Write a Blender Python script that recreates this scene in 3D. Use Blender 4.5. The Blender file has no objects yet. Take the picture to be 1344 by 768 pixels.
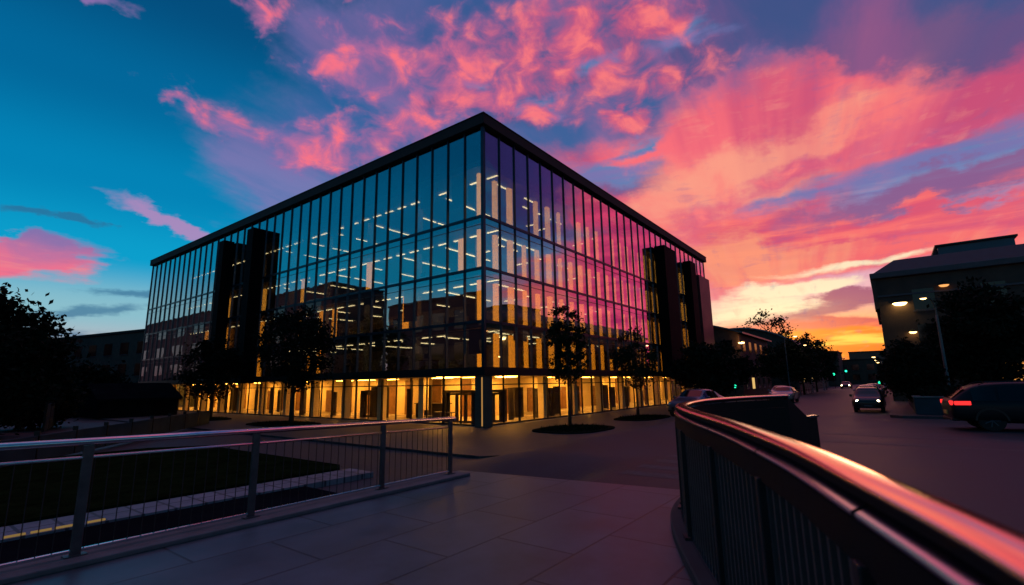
import bpy, math, random
from mathutils import Vector, Matrix, noise as mnoise
random.seed(7)
S = bpy.context.scene
COL = S.collection
R = math.radians

# ------------------------------------------------------------------ frames
YAW = 0.9245                                   # the glass block's street front points this way
CA, SA = math.cos(YAW), math.sin(YAW)
BX, BY = -1.7862, 30.4133                      # its near corner
def W(x, y, z=0.0):                            # block frame -> world (z stays absolute)
    return Vector((BX + x * CA - y * SA, BY + x * SA + y * CA, z))

# ------------------------------------------------------------------ materials
def srgb(r, g, b):
    f = lambda c: (c / 255 / 12.92) if c / 255 <= .04045 else ((c / 255 + .055) / 1.055) ** 2.4
    return (f(r), f(g), f(b), 1)

def mat(name, col, rough=.6, metal=0., nscale=0., namt=.3, bump=0., bscale=None, spec=.5, coat=0.):
    m = bpy.data.materials.new(name); m.use_nodes = True
    nt = m.node_tree; b = nt.nodes['Principled BSDF']
    b.inputs['Roughness'].default_value = rough
    b.inputs['Metallic'].default_value = metal
    b.inputs['Specular IOR Level'].default_value = spec
    b.inputs['Coat Weight'].default_value = coat
    c = (*col[:3], 1)
    b.inputs['Base Color'].default_value = c
    if nscale or bump:
        tc = nt.nodes.new('ShaderNodeTexCoord')
        n = nt.nodes.new('ShaderNodeTexNoise'); n.inputs['Scale'].default_value = nscale or bscale
        n.inputs['Detail'].default_value = 6; n.inputs['Roughness'].default_value = .6
        nt.links.new(tc.outputs['Object'], n.inputs['Vector'])
        if nscale:
            mx = nt.nodes.new('ShaderNodeMix'); mx.data_type = 'RGBA'
            rp = nt.nodes.new('ShaderNodeMapRange'); rp.inputs[1].default_value = .3; rp.inputs[2].default_value = .7
            nt.links.new(n.outputs['Fac'], rp.inputs[0]); nt.links.new(rp.outputs[0], mx.inputs[0])
            mx.inputs[6].default_value = (*[v * (1 - namt) for v in c[:3]], 1)
            mx.inputs[7].default_value = (*[min(1, v * (1 + namt)) for v in c[:3]], 1)
            nt.links.new(mx.outputs[2], b.inputs['Base Color'])
            rr = nt.nodes.new('ShaderNodeMapRange'); rr.inputs[3].default_value = max(0, rough - .1); rr.inputs[4].default_value = min(1, rough + .1)
            nt.links.new(n.outputs['Fac'], rr.inputs[0]); nt.links.new(rr.outputs[0], b.inputs['Roughness'])
        if bump:
            n2 = nt.nodes.new('ShaderNodeTexNoise'); n2.inputs['Scale'].default_value = bscale or nscale * 4
            n2.inputs['Detail'].default_value = 4
            nt.links.new(tc.outputs['Object'], n2.inputs['Vector'])
            bp = nt.nodes.new('ShaderNodeBump'); bp.inputs['Strength'].default_value = bump; bp.inputs['Distance'].default_value = .02
            nt.links.new(n2.outputs['Fac'], bp.inputs['Height']); nt.links.new(bp.outputs[0], b.inputs['Normal'])
    return m

def emit(name, col, strength):
    m = bpy.data.materials.new(name); m.use_nodes = True
    nt = m.node_tree; nt.nodes.clear()
    o = nt.nodes.new('ShaderNodeOutputMaterial'); e = nt.nodes.new('ShaderNodeEmission')
    e.inputs[0].default_value = (*col[:3], 1); e.inputs[1].default_value = strength
    nt.links.new(e.outputs[0], o.inputs[0])
    return m

def glass(name, tint, r0, r90, rough=.0, wav=0.0, power=4.0, gcol=(1, 1, 1)):
    """coated architectural glass: tinted see-through plus a mirror share that grows at grazing angles"""
    m = bpy.data.materials.new(name); m.use_nodes = True
    nt = m.node_tree; nt.nodes.clear()
    o = nt.nodes.new('ShaderNodeOutputMaterial'); mx = nt.nodes.new('ShaderNodeMixShader')
    t = nt.nodes.new('ShaderNodeBsdfTransparent'); t.inputs[0].default_value = (*tint, 1)
    g = nt.nodes.new('ShaderNodeBsdfGlossy'); g.inputs['Roughness'].default_value = rough
    g.inputs['Color'].default_value = (*gcol, 1)
    lw = nt.nodes.new('ShaderNodeLayerWeight'); lw.inputs[0].default_value = .5
    p = nt.nodes.new('ShaderNodeMath'); p.operation = 'POWER'; p.inputs[1].default_value = power
    mr = nt.nodes.new('ShaderNodeMapRange'); mr.inputs[3].default_value = r0; mr.inputs[4].default_value = r90
    nt.links.new(lw.outputs['Facing'], p.inputs[0]); nt.links.new(p.outputs[0], mr.inputs[0])
    nt.links.new(mr.outputs[0], mx.inputs[0]); nt.links.new(t.outputs[0], mx.inputs[1]); nt.links.new(g.outputs[0], mx.inputs[2])
    nt.links.new(mx.outputs[0], o.inputs[0])
    if wav:
        tc = nt.nodes.new('ShaderNodeTexCoord')
        oi = nt.nodes.new('ShaderNodeObjectInfo')
        ad = nt.nodes.new('ShaderNodeVectorMath'); ad.operation = 'ADD'
        n = nt.nodes.new('ShaderNodeTexNoise'); n.inputs['Scale'].default_value = .7; n.inputs['Detail'].default_value = 1
        bp = nt.nodes.new('ShaderNodeBump'); bp.inputs['Strength'].default_value = wav; bp.inputs['Distance'].default_value = .03
        nt.links.new(tc.outputs['Object'], ad.inputs[0]); nt.links.new(oi.outputs['Location'], ad.inputs[1])
        nt.links.new(ad.outputs[0], n.inputs['Vector'])
        nt.links.new(n.outputs['Fac'], bp.inputs['Height']); nt.links.new(bp.outputs[0], g.inputs['Normal']); 
    return m

M = {}
M['asphalt'] = mat('asphalt', (.025, .027, .033), .6, 0, .5, .6, .35, 60)
M['paving'] = None
M['black'] = mat('black_metal', (.012, .012, .014), .45, .3, 3, .3)
M['fin'] = mat('fin_cladding', (.003, .003, .004), .75, 0, 1.2, .3, spec=.08)
M['mullion'] = mat('mullion_metal', (.05, .06, .08), .32, .8, 4, .2)
M['band'] = mat('floor_band', (.045, .055, .075), .3, .7, 2, .2)
M['roof'] = mat('roof_edge', (.010, .008, .008), .75, 0, .6, .3)
M['slab'] = mat('slab_concrete', (.16, .155, .15), .8, 0, 1.5, .15)
M['ceiling'] = mat('ceiling_tile', (.5, .47, .43), .8, 0, 1.2, .1)
M['core'] = mat('core_plaster', (.45, .38, .30), .8, 0, .8, .15)
M['lobby_wall'] = mat('lobby_wall', (.80, .66, .40), .7, 0, .5, .12)
M['lobby_floor'] = mat('lobby_floor', (.5, .45, .38), .25, 0, .8, .15)
M['wall_wood'] = mat('wall_wood', (.20, .10, .04), .5, 0, 2, .3)
M['dark_wood'] = mat('dark_wood', (.03, .022, .016), .5, 0, 2, .3)
M['steel'] = mat('brushed_steel', (.55, .54, .55), .23, 1, 6, .12)
M['lamppost'] = mat('lamp_post_paint', (.12, .115, .12), .5, .3, 5, .15)
M['rail_metal'] = mat('polished_rail', (.75, .73, .74), .13, 1, 9, .1)
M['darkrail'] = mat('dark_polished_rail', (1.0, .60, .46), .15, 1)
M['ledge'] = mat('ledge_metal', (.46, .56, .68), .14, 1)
M['post'] = mat('painted_post', (.12, .09, .09), .45, .3, 8, .25)
M['darkpost'] = mat('dark_painted_post', (.02, .02, .022), .5, .2, 8, .25)
M['panel'] = mat('railing_panel', (.007, .007, .008), .7, 0, 3, .3, spec=.2)
M['concrete'] = mat('kerb_concrete', (.17, .16, .16), .8, 0, 2.5, .25, .3, 40)
M['wallconc'] = mat('wall_concrete', (.045, .065, .08), .85, 0, 1.2, .2, .2, 20, spec=.1)
M['hut'] = mat('dark_membrane', (.010, .011, .014), .9, 0, .8, .3, spec=.0)
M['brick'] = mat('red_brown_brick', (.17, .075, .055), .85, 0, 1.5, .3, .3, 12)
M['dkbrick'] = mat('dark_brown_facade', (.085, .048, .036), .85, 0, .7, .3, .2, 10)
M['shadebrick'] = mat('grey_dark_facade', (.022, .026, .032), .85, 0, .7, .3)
M['cornice'] = mat('pale_cornice', (.10, .08, .09), .7, 0, 1, .2)
M['slate'] = mat('slate_roof', (.03, .035, .045), .6, 0, 1.5, .3)
M['metalroof'] = mat('grey_metal_roof', (.16, .16, .18), .4, .4, .5, .2)
M['pent'] = mat('penthouse_panel', (.04, .075, .11), .4, .2, .6, .2)
M['bark'] = mat('bark', (.035, .027, .02), .9, 0, 6, .4, .5, 30)
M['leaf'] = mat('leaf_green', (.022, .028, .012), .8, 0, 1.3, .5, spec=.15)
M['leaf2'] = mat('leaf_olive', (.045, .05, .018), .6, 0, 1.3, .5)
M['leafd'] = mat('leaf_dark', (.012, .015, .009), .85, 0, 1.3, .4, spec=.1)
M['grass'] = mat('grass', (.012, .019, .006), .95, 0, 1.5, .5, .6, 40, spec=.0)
M['soil'] = mat('bed_soil', (.02, .019, .013), .95, 0, 2.5, .5, .5, 30, spec=.0)
M['rubber'] = mat('tyre_rubber', (.012, .012, .012), .85, 0, 8, .2)
M['rim'] = mat('alloy_rim', (.10, .10, .11), .4, .7, 6, .1)
M['chrome'] = mat('chrome_trim', (.5, .5, .52), .2, 1, 6, .1)
M['carglass'] = mat('car_window', (.004, .005, .007), .08, 0, 0, spec=.4)
M['suv'] = mat('blue_black_paint', (.003, .005, .010), .4, 0, 2, .1, coat=.04, spec=.2)
M['dkcar'] = mat('black_car_paint', (.005, .005, .007), .35, 0, 2, .1, coat=.2, spec=.35)
M['silver'] = mat('silver_blue_paint', (.05, .075, .13), .3, .4, 2, .1, coat=.6)
M['white'] = mat('pale_car_paint', (.25, .25, .29), .3, .1, 2, .1, coat=.6)
M['red'] = mat('maroon_paint', (.12, .02, .025), .3, .1, 2, .1, coat=.6)
M['paint'] = mat('road_paint', (.075, .072, .075), .7, 0, 6, .5)
M['plate'] = mat('number_plate', (.55, .42, .12), .5, 0, 5, .1)
M['glass_up'] = glass('coated_facade_glass', (.80, .85, .84), .31, .96, .015, .14, 1.5, (.95, .96, 1))
M['glass_spandrel'] = mat('spandrel_glass', (.010, .022, .045), .1, 0, 1, .2, spec=1.0)
M['glass_low'] = glass('clear_lobby_glass', (.93, .92, .88), .05, .45, .0, 0, 4)
M['strip'] = emit('ceiling_strip_light', (1, .70, .33), 3.6)
M['lobby_light'] = emit('lobby_downlight', (1, .42, .055), 46.0)
M['edge_light'] = emit('column_edge_light', (1, .5, .14), .45)
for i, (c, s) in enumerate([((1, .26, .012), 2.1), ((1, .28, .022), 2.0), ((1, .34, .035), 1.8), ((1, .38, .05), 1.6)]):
    M['col%d' % i] = emit('glow_column_%s' % 'abcd'[i], c, s)
M['head'] = emit('headlamp', (1, .74, .40), 22)
M['tail'] = emit('tail_lamp', (1, .03, .03), 1.5)
M['dimred'] = mat('red_lens', (.3, .01, .01), .2)
M['lamp'] = emit('sodium_lamp', (1, .68, .22), 10)
M['lampdim'] = emit('dim_sodium_lamp', (1, .42, .12), 1.2)
M['lampsmall'] = emit('small_street_lamp', (1, .62, .20), 7)
M['green'] = emit('green_signal', (.02, .9, .45), 2.6)
M['offlens'] = mat('dark_lens', (.02, .015, .01), .3)
M['shop'] = emit('lit_shop_window', (1, .40, .08), .75)
M['litwin'] = emit('lit_window', (1, .62, .2), .8)
M['stepl'] = emit('step_light', (1, .62, .2), .22)

def paving_mat(name, col, sx, sy, mortar, dark, rough=.6, rot=0.0, off=.5):
    m = bpy.data.materials.new(name); m.use_nodes = True
    nt = m.node_tree; b = nt.nodes['Principled BSDF']
    tc = nt.nodes.new('ShaderNodeTexCoord')
    mp = nt.nodes.new('ShaderNodeMapping'); mp.inputs['Rotation'].default_value[2] = rot
    br = nt.nodes.new('ShaderNodeTexBrick')
    br.offset = off; br.inputs['Scale'].default_value = 1
    br.inputs['Brick Width'].default_value = sx; br.inputs['Row Height'].default_value = sy
    br.inputs['Mortar Size'].default_value = mortar; br.inputs['Mortar Smooth'].default_value = .3
    br.inputs['Color1'].default_value = (*col, 1); br.inputs['Color2'].default_value = (*[c * .82 for c in col], 1)
    br.inputs['Mortar'].default_value = (*[c * dark for c in col], 1)
    nt.links.new(tc.outputs['Object'], mp.inputs[0]); nt.links.new(mp.outputs[0], br.inputs['Vector'])
    n = nt.nodes.new('ShaderNodeTexNoise'); n.inputs['Scale'].default_value = 1.1; n.inputs['Detail'].default_value = 8; n.inputs['Roughness'].default_value = .65
    nt.links.new(tc.outputs['Object'], n.inputs['Vector'])
    mr = nt.nodes.new('ShaderNodeMapRange'); mr.inputs[1].default_value = .3; mr.inputs[2].default_value = .72; mr.inputs[3].default_value = .5; mr.inputs[4].default_value = 1.35
    nt.links.new(n.outputs['Fac'], mr.inputs[0])
    mx = nt.nodes.new('ShaderNodeVectorMath'); mx.operation = 'SCALE'
    nt.links.new(br.outputs['Color'], mx.inputs[0]); nt.links.new(mr.outputs[0], mx.inputs['Scale'])
    nt.links.new(mx.outputs[0], b.inputs['Base Color'])
    rr = nt.nodes.new('ShaderNodeMapRange'); rr.inputs[3].default_value = rough - .14; rr.inputs[4].default_value = rough + .12
    nt.links.new(n.outputs['Fac'], rr.inputs[0]); nt.links.new(rr.outputs[0], b.inputs['Roughness'])
    n3 = nt.nodes.new('ShaderNodeTexNoise'); n3.inputs['Scale'].default_value = 70; n3.inputs['Detail'].default_value = 3
    nt.links.new(tc.outputs['Object'], n3.inputs['Vector'])
    sub = nt.nodes.new('ShaderNodeMath'); sub.operation = 'MULTIPLY_ADD'; sub.inputs[1].default_value = -1.5
    nt.links.new(br.outputs['Fac'], sub.inputs[0]); nt.links.new(n3.outputs['Fac'], sub.inputs[2])
    bp = nt.nodes.new('ShaderNodeBump'); bp.inputs['Strength'].default_value = .35; bp.inputs['Distance'].default_value = .006
    nt.links.new(sub.outputs[0], bp.inputs['Height']); nt.links.new(bp.outputs[0], b.inputs['Normal'])
    return m
M['paving'] = paving_mat('walkway_slabs', (.098, .135, .155), 1.55, 1.0, .016, .22, .42)
M['plaza'] = paving_mat('plaza_slabs', (.058, .055, .062), 1.2, .6, .012, .5, .6)
M['path'] = paving_mat('pale_path_slabs', (.28, .27, .30), .6, 1.6, .035, .25, .6, 0, 0)

# ------------------------------------------------------------------ mesh builder
class MB:
    def __init__(s): s.v = []; s.f = []; s.smooth = False
    def quad(s, a, b, c, d):
        i = len(s.v); s.v += [tuple(a), tuple(b), tuple(c), tuple(d)]; s.f.append((i, i + 1, i + 2, i + 3)); return s
    def box(s, x0, x1, y0, y1, z0, z1):
        i = len(s.v)
        s.v += [(x0, y0, z0), (x1, y0, z0), (x1, y1, z0), (x0, y1, z0), (x0, y0, z1), (x1, y0, z1), (x1, y1, z1), (x0, y1, z1)]
        s.f += [(i + a, i + b, i + c, i + d) for a, b, c, d in ((0, 3, 2, 1), (4, 5, 6, 7), (0, 1, 5, 4), (1, 2, 6, 5), (2, 3, 7, 6), (3, 0, 4, 7))]
        return s
    def prism(s, poly, z0, z1):                  # poly counter-clockwise; z may be functions
        n = len(poly); i = len(s.v)
        f0 = z0 if callable(z0) else (lambda x, y: z0); f1 = z1 if callable(z1) else (lambda x, y: z1)
        s.v += [(x, y, f0(x, y)) for x, y in poly] + [(x, y, f1(x, y)) for x, y in poly]
        s.f.append(tuple(i + k for k in range(n - 1, -1, -1))); s.f.append(tuple(i + n + k for k in range(n)))
        for k in range(n):
            q = (k + 1) % n; s.f.append((i + k, i + q, i + n + q, i + n + k))
        return s
    def tube(s, pts, rad, n=8, cap=True):
        pts = [Vector(p) for p in pts]
        if not hasattr(rad, '__len__'): rad = [rad] * len(pts)
        base = len(s.v); ref = Vector((0, 0, 1))
        for k, p in enumerate(pts):
            t = (pts[min(k + 1, len(pts) - 1)] - pts[max(k - 1, 0)]).normalized()
            rf = ref if abs(t.dot(ref)) < .95 else Vector((1, 0, 0))
            u = t.cross(rf).normalized(); w = u.cross(t)
            for j in range(n):
                a = 2 * math.pi * j / n
                s.v.append(tuple(p + (u * math.cos(a) + w * math.sin(a)) * rad[k]))
        for k in range(len(pts) - 1):
            for j in range(n):
                a = base + k * n + j; b = base + k * n + (j + 1) % n
                s.f.append((a, b, b + n, a + n))
        if cap:
            s.f.append(tuple(base + j for j in range(n - 1, -1, -1)))
            s.f.append(tuple(base + (len(pts) - 1) * n + j for j in range(n)))
        return s
    def sweep(s, pts, prof):                     # prof: (side, up) pairs, path roughly level
        pts = [Vector(p) for p in pts]; n = len(prof); base = len(s.v)
        for k, p in enumerate(pts):
            t = pts[min(k + 1, len(pts) - 1)] - pts[max(k - 1, 0)]; t.z = 0; t.normalize()
            side = Vector((t.y, -t.x, 0))
            for a, b in prof: s.v.append(tuple(p + side * a + Vector((0, 0, b))))
        for k in range(len(pts) - 1):
            for j in range(n):
                a = base + k * n + j; b = base + k * n + (j + 1) % n
                s.f.append((a, a + n, b + n, b))
        s.f.append(tuple(base + j for j in range(n)))
        s.f.append(tuple(base + (len(pts) - 1) * n + j for j in range(n - 1, -1, -1)))
        return s
    def lathe(s, prof, n=20, origin=(0, 0, 0), axis='z'):
        base = len(s.v); o = Vector(origin)
        for r, h in prof:
            for j in range(n):
                a = 2 * math.pi * j / n; c, d = r * math.cos(a), r * math.sin(a)
                v = {'z': (c, d, h), 'y': (c, h, d), 'x': (h, c, d)}[axis]
                s.v.append(tuple(o + Vector(v)))
        for k in range(len(prof) - 1):
            for j in range(n):
                a = base + k * n + j; b = base + k * n + (j + 1) % n
                s.f.append((a, b, b + n, a + n))
        s.f.append(tuple(base + j for j in range(n)))
        s.f.append(tuple(base + (len(prof) - 1) * n + j for j in range(n)))
        return s
    def build(s, name, m, parent=None, smooth=False, bevel=0.0):
        me = bpy.data.meshes.new(name); me.from_pydata(s.v, [], s.f); me.update()
        if m: me.materials.append(m)
        if smooth or s.smooth:
            for p in me.polygons: p.use_smooth = True
        o = bpy.data.objects.new(name, me); COL.objects.link(o)
        if parent: o.parent = parent
        if bevel:
            b = o.modifiers.new('edge', 'BEVEL'); b.width = bevel; b.segments = 2; b.limit_method = 'ANGLE'
        return o

def tag(o, label=None, cat=None, group=None, kind=None):
    if label: o['label'] = label
    if cat: o['category'] = cat
    if group: o['group'] = group
    if kind: o['kind'] = kind
    return o
def thing(name, loc, rz, label, cat, group=None):
    o = bpy.data.objects.new(name, None); COL.objects.link(o); o.empty_display_size = .3
    o.location = loc; o.rotation_euler = (0, 0, rz)
    return tag(o, label, cat, group)
def put(o, parent=None, loc=None, rz=None):
    if parent: o.parent = parent
    if loc is not None: o.location = loc
    if rz is not None: o.rotation_euler = (0, 0, rz)
    return o
def copy_part(o, parent, loc=None):
    c = o.copy(); COL.objects.link(c); c.parent = parent
    if loc is not None: c.location = loc
    return c
def dup(root, loc, rz=0, label=None, scale=None):
    r = root.copy(); COL.objects.link(r); r.location = loc; r.rotation_euler = (0, 0, rz)
    if label: r['label'] = label
    if scale: r.scale = scale
    for ch in list(root.children):
        c = ch.copy(); COL.objects.link(c); c.parent = r
        for g in list(ch.children):
            d = g.copy(); COL.objects.link(d); d.parent = c
    return r
def struct(name, mb, m, loc=None, rz=None, label=None):
    o = mb.build(name, m); o['kind'] = 'structure'
    return put(o, None, loc, rz)

# ------------------------------------------------------------------ camera
F, PITCH, ROLL = 644.22, .1832, -.0159
cp, sp = math.cos(PITCH), math.sin(PITCH)
fw = Vector((0, cp, sp)); u0 = Vector((0, -sp, cp)); r0 = Vector((1, 0, 0))
rr_ = r0 * math.cos(ROLL) + u0 * math.sin(ROLL); uu_ = u0 * math.cos(ROLL) - r0 * math.sin(ROLL)
cd = bpy.data.cameras.new('camera'); cam = bpy.data.objects.new('camera', cd); COL.objects.link(cam)
mw = Matrix.Identity(4)
for i in range(3):
    mw[i][0] = rr_[i]; mw[i][1] = uu_[i]; mw[i][2] = -fw[i]
mw[2][3] = 1.7
cam.matrix_world = mw
cd.sensor_width = 36; cd.lens = F * 36 / 1344; cd.clip_end = 6000; cd.clip_start = .05
cd.dof.use_dof = True; cd.dof.focus_distance = 30; cd.dof.aperture_fstop = 1.6
S.camera = cam

# ------------------------------------------------------------------ sky
SUN_AZ, SUN_EL = 33.0, 3.0                       # degrees right of +Y, above the horizon
world = bpy.data.worlds.new('World'); S.world = world; world.use_nodes = True
wt = world.node_tree; wt.nodes.clear()
def nn(t, **k):
    n = wt.nodes.new(t)
    for a, b in k.items(): setattr(n, a, b)
    return n
def lk(a, b): wt.links.new(a, b)
def setin(sock, v):
    if isinstance(v, bpy.types.NodeSocket): lk(v, sock)
    else: sock.default_value = v
def mth(op, a, b=None, c=None, clamp=False):
    n = nn('ShaderNodeMath', operation=op, use_clamp=clamp)
    setin(n.inputs[0], a)
    if b is not None: setin(n.inputs[1], b)
    if c is not None: setin(n.inputs[2], c)
    return n.outputs[0]
def sstep(x, lo, hi):
    n = nn('ShaderNodeMapRange', interpolation_type='SMOOTHSTEP'); setin(n.inputs[0], x)
    n.inputs[1].default_value = lo; n.inputs[2].default_value = hi
    return n.outputs[0]
def mixc(f, a, b):
    n = nn('ShaderNodeMix', data_type='RGBA'); setin(n.inputs[0], f); setin(n.inputs[6], a); setin(n.inputs[7], b)
    return n.outputs[2]
def comb(x, y, z=0.0):
    n = nn('ShaderNodeCombineXYZ'); setin(n.inputs[0], x); setin(n.inputs[1], y); setin(n.inputs[2], z); return n.outputs[0]
def noise(vec, scale, detail=5, rough=.55, dist=0.0):
    n = nn('ShaderNodeTexNoise'); lk(vec, n.inputs['Vector']); n.inputs['Scale'].default_value = scale
    n.inputs['Detail'].default_value = detail; n.inputs['Roughness'].default_value = rough; n.inputs['Distortion'].default_value = dist
    return n
def ramp(x, stops, x0, x1):
    n = nn('ShaderNodeValToRGB'); n.color_ramp.interpolation = 'EASE'
    f = nn('ShaderNodeMapRange'); setin(f.inputs[0], x); f.inputs[1].default_value = x0; f.inputs[2].default_value = x1
    lk(f.outputs[0], n.inputs[0]); cr = n.color_ramp
    while len(cr.elements) < len(stops): cr.elements.new(.5)
    for e, (p, c) in zip(cr.elements, stops):
        e.position = (p - x0) / (x1 - x0)
    for e, (p, c) in zip(cr.elements, stops): e.color = srgb(*c)
    return n.outputs[0]

tc = nn('ShaderNodeTexCoord'); gen = tc.outputs['Generated']
sx = nn('ShaderNodeSeparateXYZ'); lk(gen, sx.inputs[0]); X, Y, Z = sx.outputs
el0 = mth('MULTIPLY', mth('ARCSINE', Z), 57.2958)
az0 = mth('MULTIPLY', mth('ARCTAN2', X, Y), 57.2958)
den = mth('ADD', mth('MAXIMUM', Z, 0.0), .13)
px = mth('DIVIDE', X, den); py = mth('DIVIDE', Y, den)
sa, ca = math.sin(R(SUN_AZ - 4)), math.cos(R(SUN_AZ - 4))
along = mth('ADD', mth('MULTIPLY', px, sa), mth('MULTIPLY', py, ca))
across = mth('SUBTRACT', mth('MULTIPLY', px, ca), mth('MULTIPLY', py, sa))
pl = comb(px, py)
wn = noise(pl, 1.6, 6, .6)
ws = nn('ShaderNodeSeparateColor'); lk(wn.outputs['Color'], ws.inputs[0])
wn2 = noise(gen, 14, 5, .6)
ws2 = nn('ShaderNodeSeparateColor'); lk(wn2.outputs['Color'], ws2.inputs[0])
flat = sstep(el0, 2, 24)                          # low clouds are seen edge-on: less vertical warp
az = mth('ADD', az0, mth('MULTIPLY', mth('SUBTRACT', ws.outputs[0], .5), 16))
az = mth('ADD', az, mth('MULTIPLY', mth('SUBTRACT', ws2.outputs[0], .5), 6))
el = mth('ADD', el0, mth('MULTIPLY', mth('MULTIPLY', mth('SUBTRACT', ws.outputs[1], .5), flat), 11))
el = mth('ADD', el, mth('MULTIPLY', mth('SUBTRACT', ws2.outputs[1], .5), mth('MULTIPLY_ADD', flat, 3.5, .8)))
AE = comb(az, el)
streak = noise(comb(mth('MULTIPLY', along, .55), mth('MULTIPLY', across, 1.9)), 1.5, 6, .55, .5).outputs['Fac']
streak2 = noise(comb(mth('MULTIPLY', along, .35), mth('MULTIPLY', across, 3.4), 5.0), 1.1, 5, .5, .2).outputs['Fac']
puffn = noise(comb(mth('MULTIPLY', az0, .16), mth('MULTIPLY', el0, .24)), 1.6, 7, .54, .45).outputs['Fac']
flatn = noise(comb(mth('MULTIPLY', az0, .05), mth('MULTIPLY', el0, .42)), 1.6, 6, .55, .3).outputs['Fac']

BL = {
 'veil': [(-20.9, 26.4, 14, 5.5, -5), (-8.5, 34.0, 17, 8.0, 4), (-22.5, 35.2, 8, 3.7, -13), (20, 64, 150, 16, 0), (150, 58, 60, 14, 0), (8.9, 32.4, 23.0, 12.9, -5), (26.0, 31.9, 24.0, 9.9, -4), (42.8, 28.6, 15.0, 7.6, -22), (-22.4, 21.8, 12.9, 4.8, -3), (3.4, 38.5, 25.0, 6.9, -2)],
 'band': [(20.2, 22.7, 24, 8, 16), (36.3, 25.3, 19, 6.6, 6), (46.9, 24.0, 10.3, 5.6, -5), (10.6, 23.2, 9.0, 4.0, -13), (26.9, 18.9, 19.3, 6.3, 6), (20.1, 14.1, 16.3, 6.6, -16), (58, 22, 14, 7, -10)],
 'core': [(16.4, 19.5, 13, 3.8, 18), (28.9, 23.2, 13, 2.4, 19), (39.4, 24.9, 8, 1.6, 9), (28.3, 18.5, 10.8, 2.3, 11), (18.4, 13.4, 9.9, 5.0, -15)],
 'gap': [(2.5, 30.8, 3.6, 1.5, 0), (-3.6, 33.0, 2.6, 1.2, 0), (10.5, 34.5, 4.2, 1.6, 0), (15.5, 26.8, 4.2, 1.2, 10), (21, 36.5, 5, 2.0, 0), (43.3, 17.6, 11.7, 3.3, -1), (31.1, 17.9, 6.2, 1.8, 17), (11.3, 24.0, 8.2, 2.0, -5), (47.7, 17.9, 5.3, 3.7, 1)],
 'mauve': [(38.6, 15.9, 12.7, 1.7, 2), (46.6, 16.6, 7.3, 1.4, -1), (33.5, 14.6, 10.4, 1.3, -1)],
 'low': [(44.0, 12.5, 13.6, 2.6, -2), (33.2, 12.0, 14.9, 2.7, 3), (25.0, 15.2, 9.2, 4.0, -8), (40.6, 14.2, 4.9, 0.8, 0), (58, 10, 14, 7, 0), (66, 9, 10, 5, 0)],
 'lowor': [(29.8, 11.7, 12.5, 2.2, 4), (37.5, 12.4, 9.3, 1.1, -1), (24.1, 13.7, 6.2, 3.2, -7)],
 'pale': [(26.6, 7.0, 9.0, 3.0, 4), (33.4, 9.0, 7, .8, -2), (35.6, 10.9, 7.3, 0.7, 1)],
 'dark': [(32.2, 6.6, 9.8, 1.3, 8), (37.0, 7.8, 5.2, 0.7, -2)],
 'red': [(25.5, 5.2, 12.3, 2.1, -6), (34.9, 5.1, 9.0, 0.9, -5), (56, 5, 16, 3, 0)],
 'yel': [(35.0, 3.5, 9, 1.9, -1), (31.0, 3.2, 9, 1.6, -3)],
 'slate': [(45.5, 29.5, 10, 3.2, -18), (27, 38, 8, 3, 0), (36, 33.5, 9, 2.6, -10), (22, 33, 5, 2.4, 15), (13, 22.4, 7, 1.8, 0), (50, 30.5, 16, 6.5, -8), (40, 36, 20, 6, 0), (0, 29.5, 9, 1.6, 0), (-9, 30.5, 6, 1.4, 10), (9, 33.5, 7, 1.4, 0)],
 'mag': [(61, 13, 9, 14, 0), (58, 6, 8, 6, 0)],
 'vio': [(72, 24, 7, 14, 0), (68, 32, 9, 8, 0)],
 'over': [(-58, 52, 25, 9, 0), (-85, 54, 25, 10, 0), (10, 57, 60, 10, 0), (75, 60, 30, 9, 0), (-36, 51, 30, 8, 0)],
 'puff': [(-33.0, 26.8, 4.0, 2.3, -7), (-25.1, 26.0, 6.3, 2.7, 0), (-20.9, 25.2, 5.9, 2.3, 8), (-37.1, 27.3, 2.5, 1.0, -5), (-22.3, 34.1, 4.1, 3.1, -7), (-18.1, 36.6, 5.0, 2.7, -16), (-10.5, 34.7, 7.7, 4.4, 4), (-19.4, 32.4, 2.7, 1.4, 8), (-14.0, 27.5, 10.0, 4.7, 5), (-6.6, 31.9, 6.0, 2.8, 2), (3.2, 34.2, 9.0, 4.2, -2), (-1.3, 30.9, 5.2, 2.1, 0), (9.4, 39.2, 11.8, 4.1, -5), (18.9, 38.5, 6.3, 2.1, -3), (17.3, 31.7, 9.6, 4.6, 8), (6.3, 36.6, 9.9, 4.3, -4), (14.4, 29.3, 2.4, 1.2, -7), (2.1, 30.3, 3.9, 1.7, -2), (-33.0, 36.4, 3.5, 1.3, -1), (-29.1, 36.2, 2.7, 2.2, -22), (-6.6, 38.5, 6.0, 3.4, 3), (30.1, 21.0, 7.7, 2.0, 12), (41.6, 21.2, 2.7, 1.3, 6), (22.8, 17.5, 8.7, 2.0, 8), (46.3, 20.9, 5.6, 1.5, 3)],
 'left': [(-44.4, 11.2, 4.3, 2.1, 4), (-46.3, 11.3, 2.7, 1.4, 10), (-45.2, 32.1, 3.0, 1.0, -4)],
 'wisp': [(-37.3, 17.0, 5.0, 1.0, -16), (-33.4, 15.6, 4.3, 1.1, -12)],
 'ldark': [(-45.8, 14.8, 4.2, 0.8, 5), (-41.3, 14.7, 1.9, 0.9, -2), (-41.4, 6.6, 7.6, 0.8, 9), (-43.7, 4.6, 7.0, 0.9, 3), (-39.0, 8.7, 6.6, 0.6, 2)],
}
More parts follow.
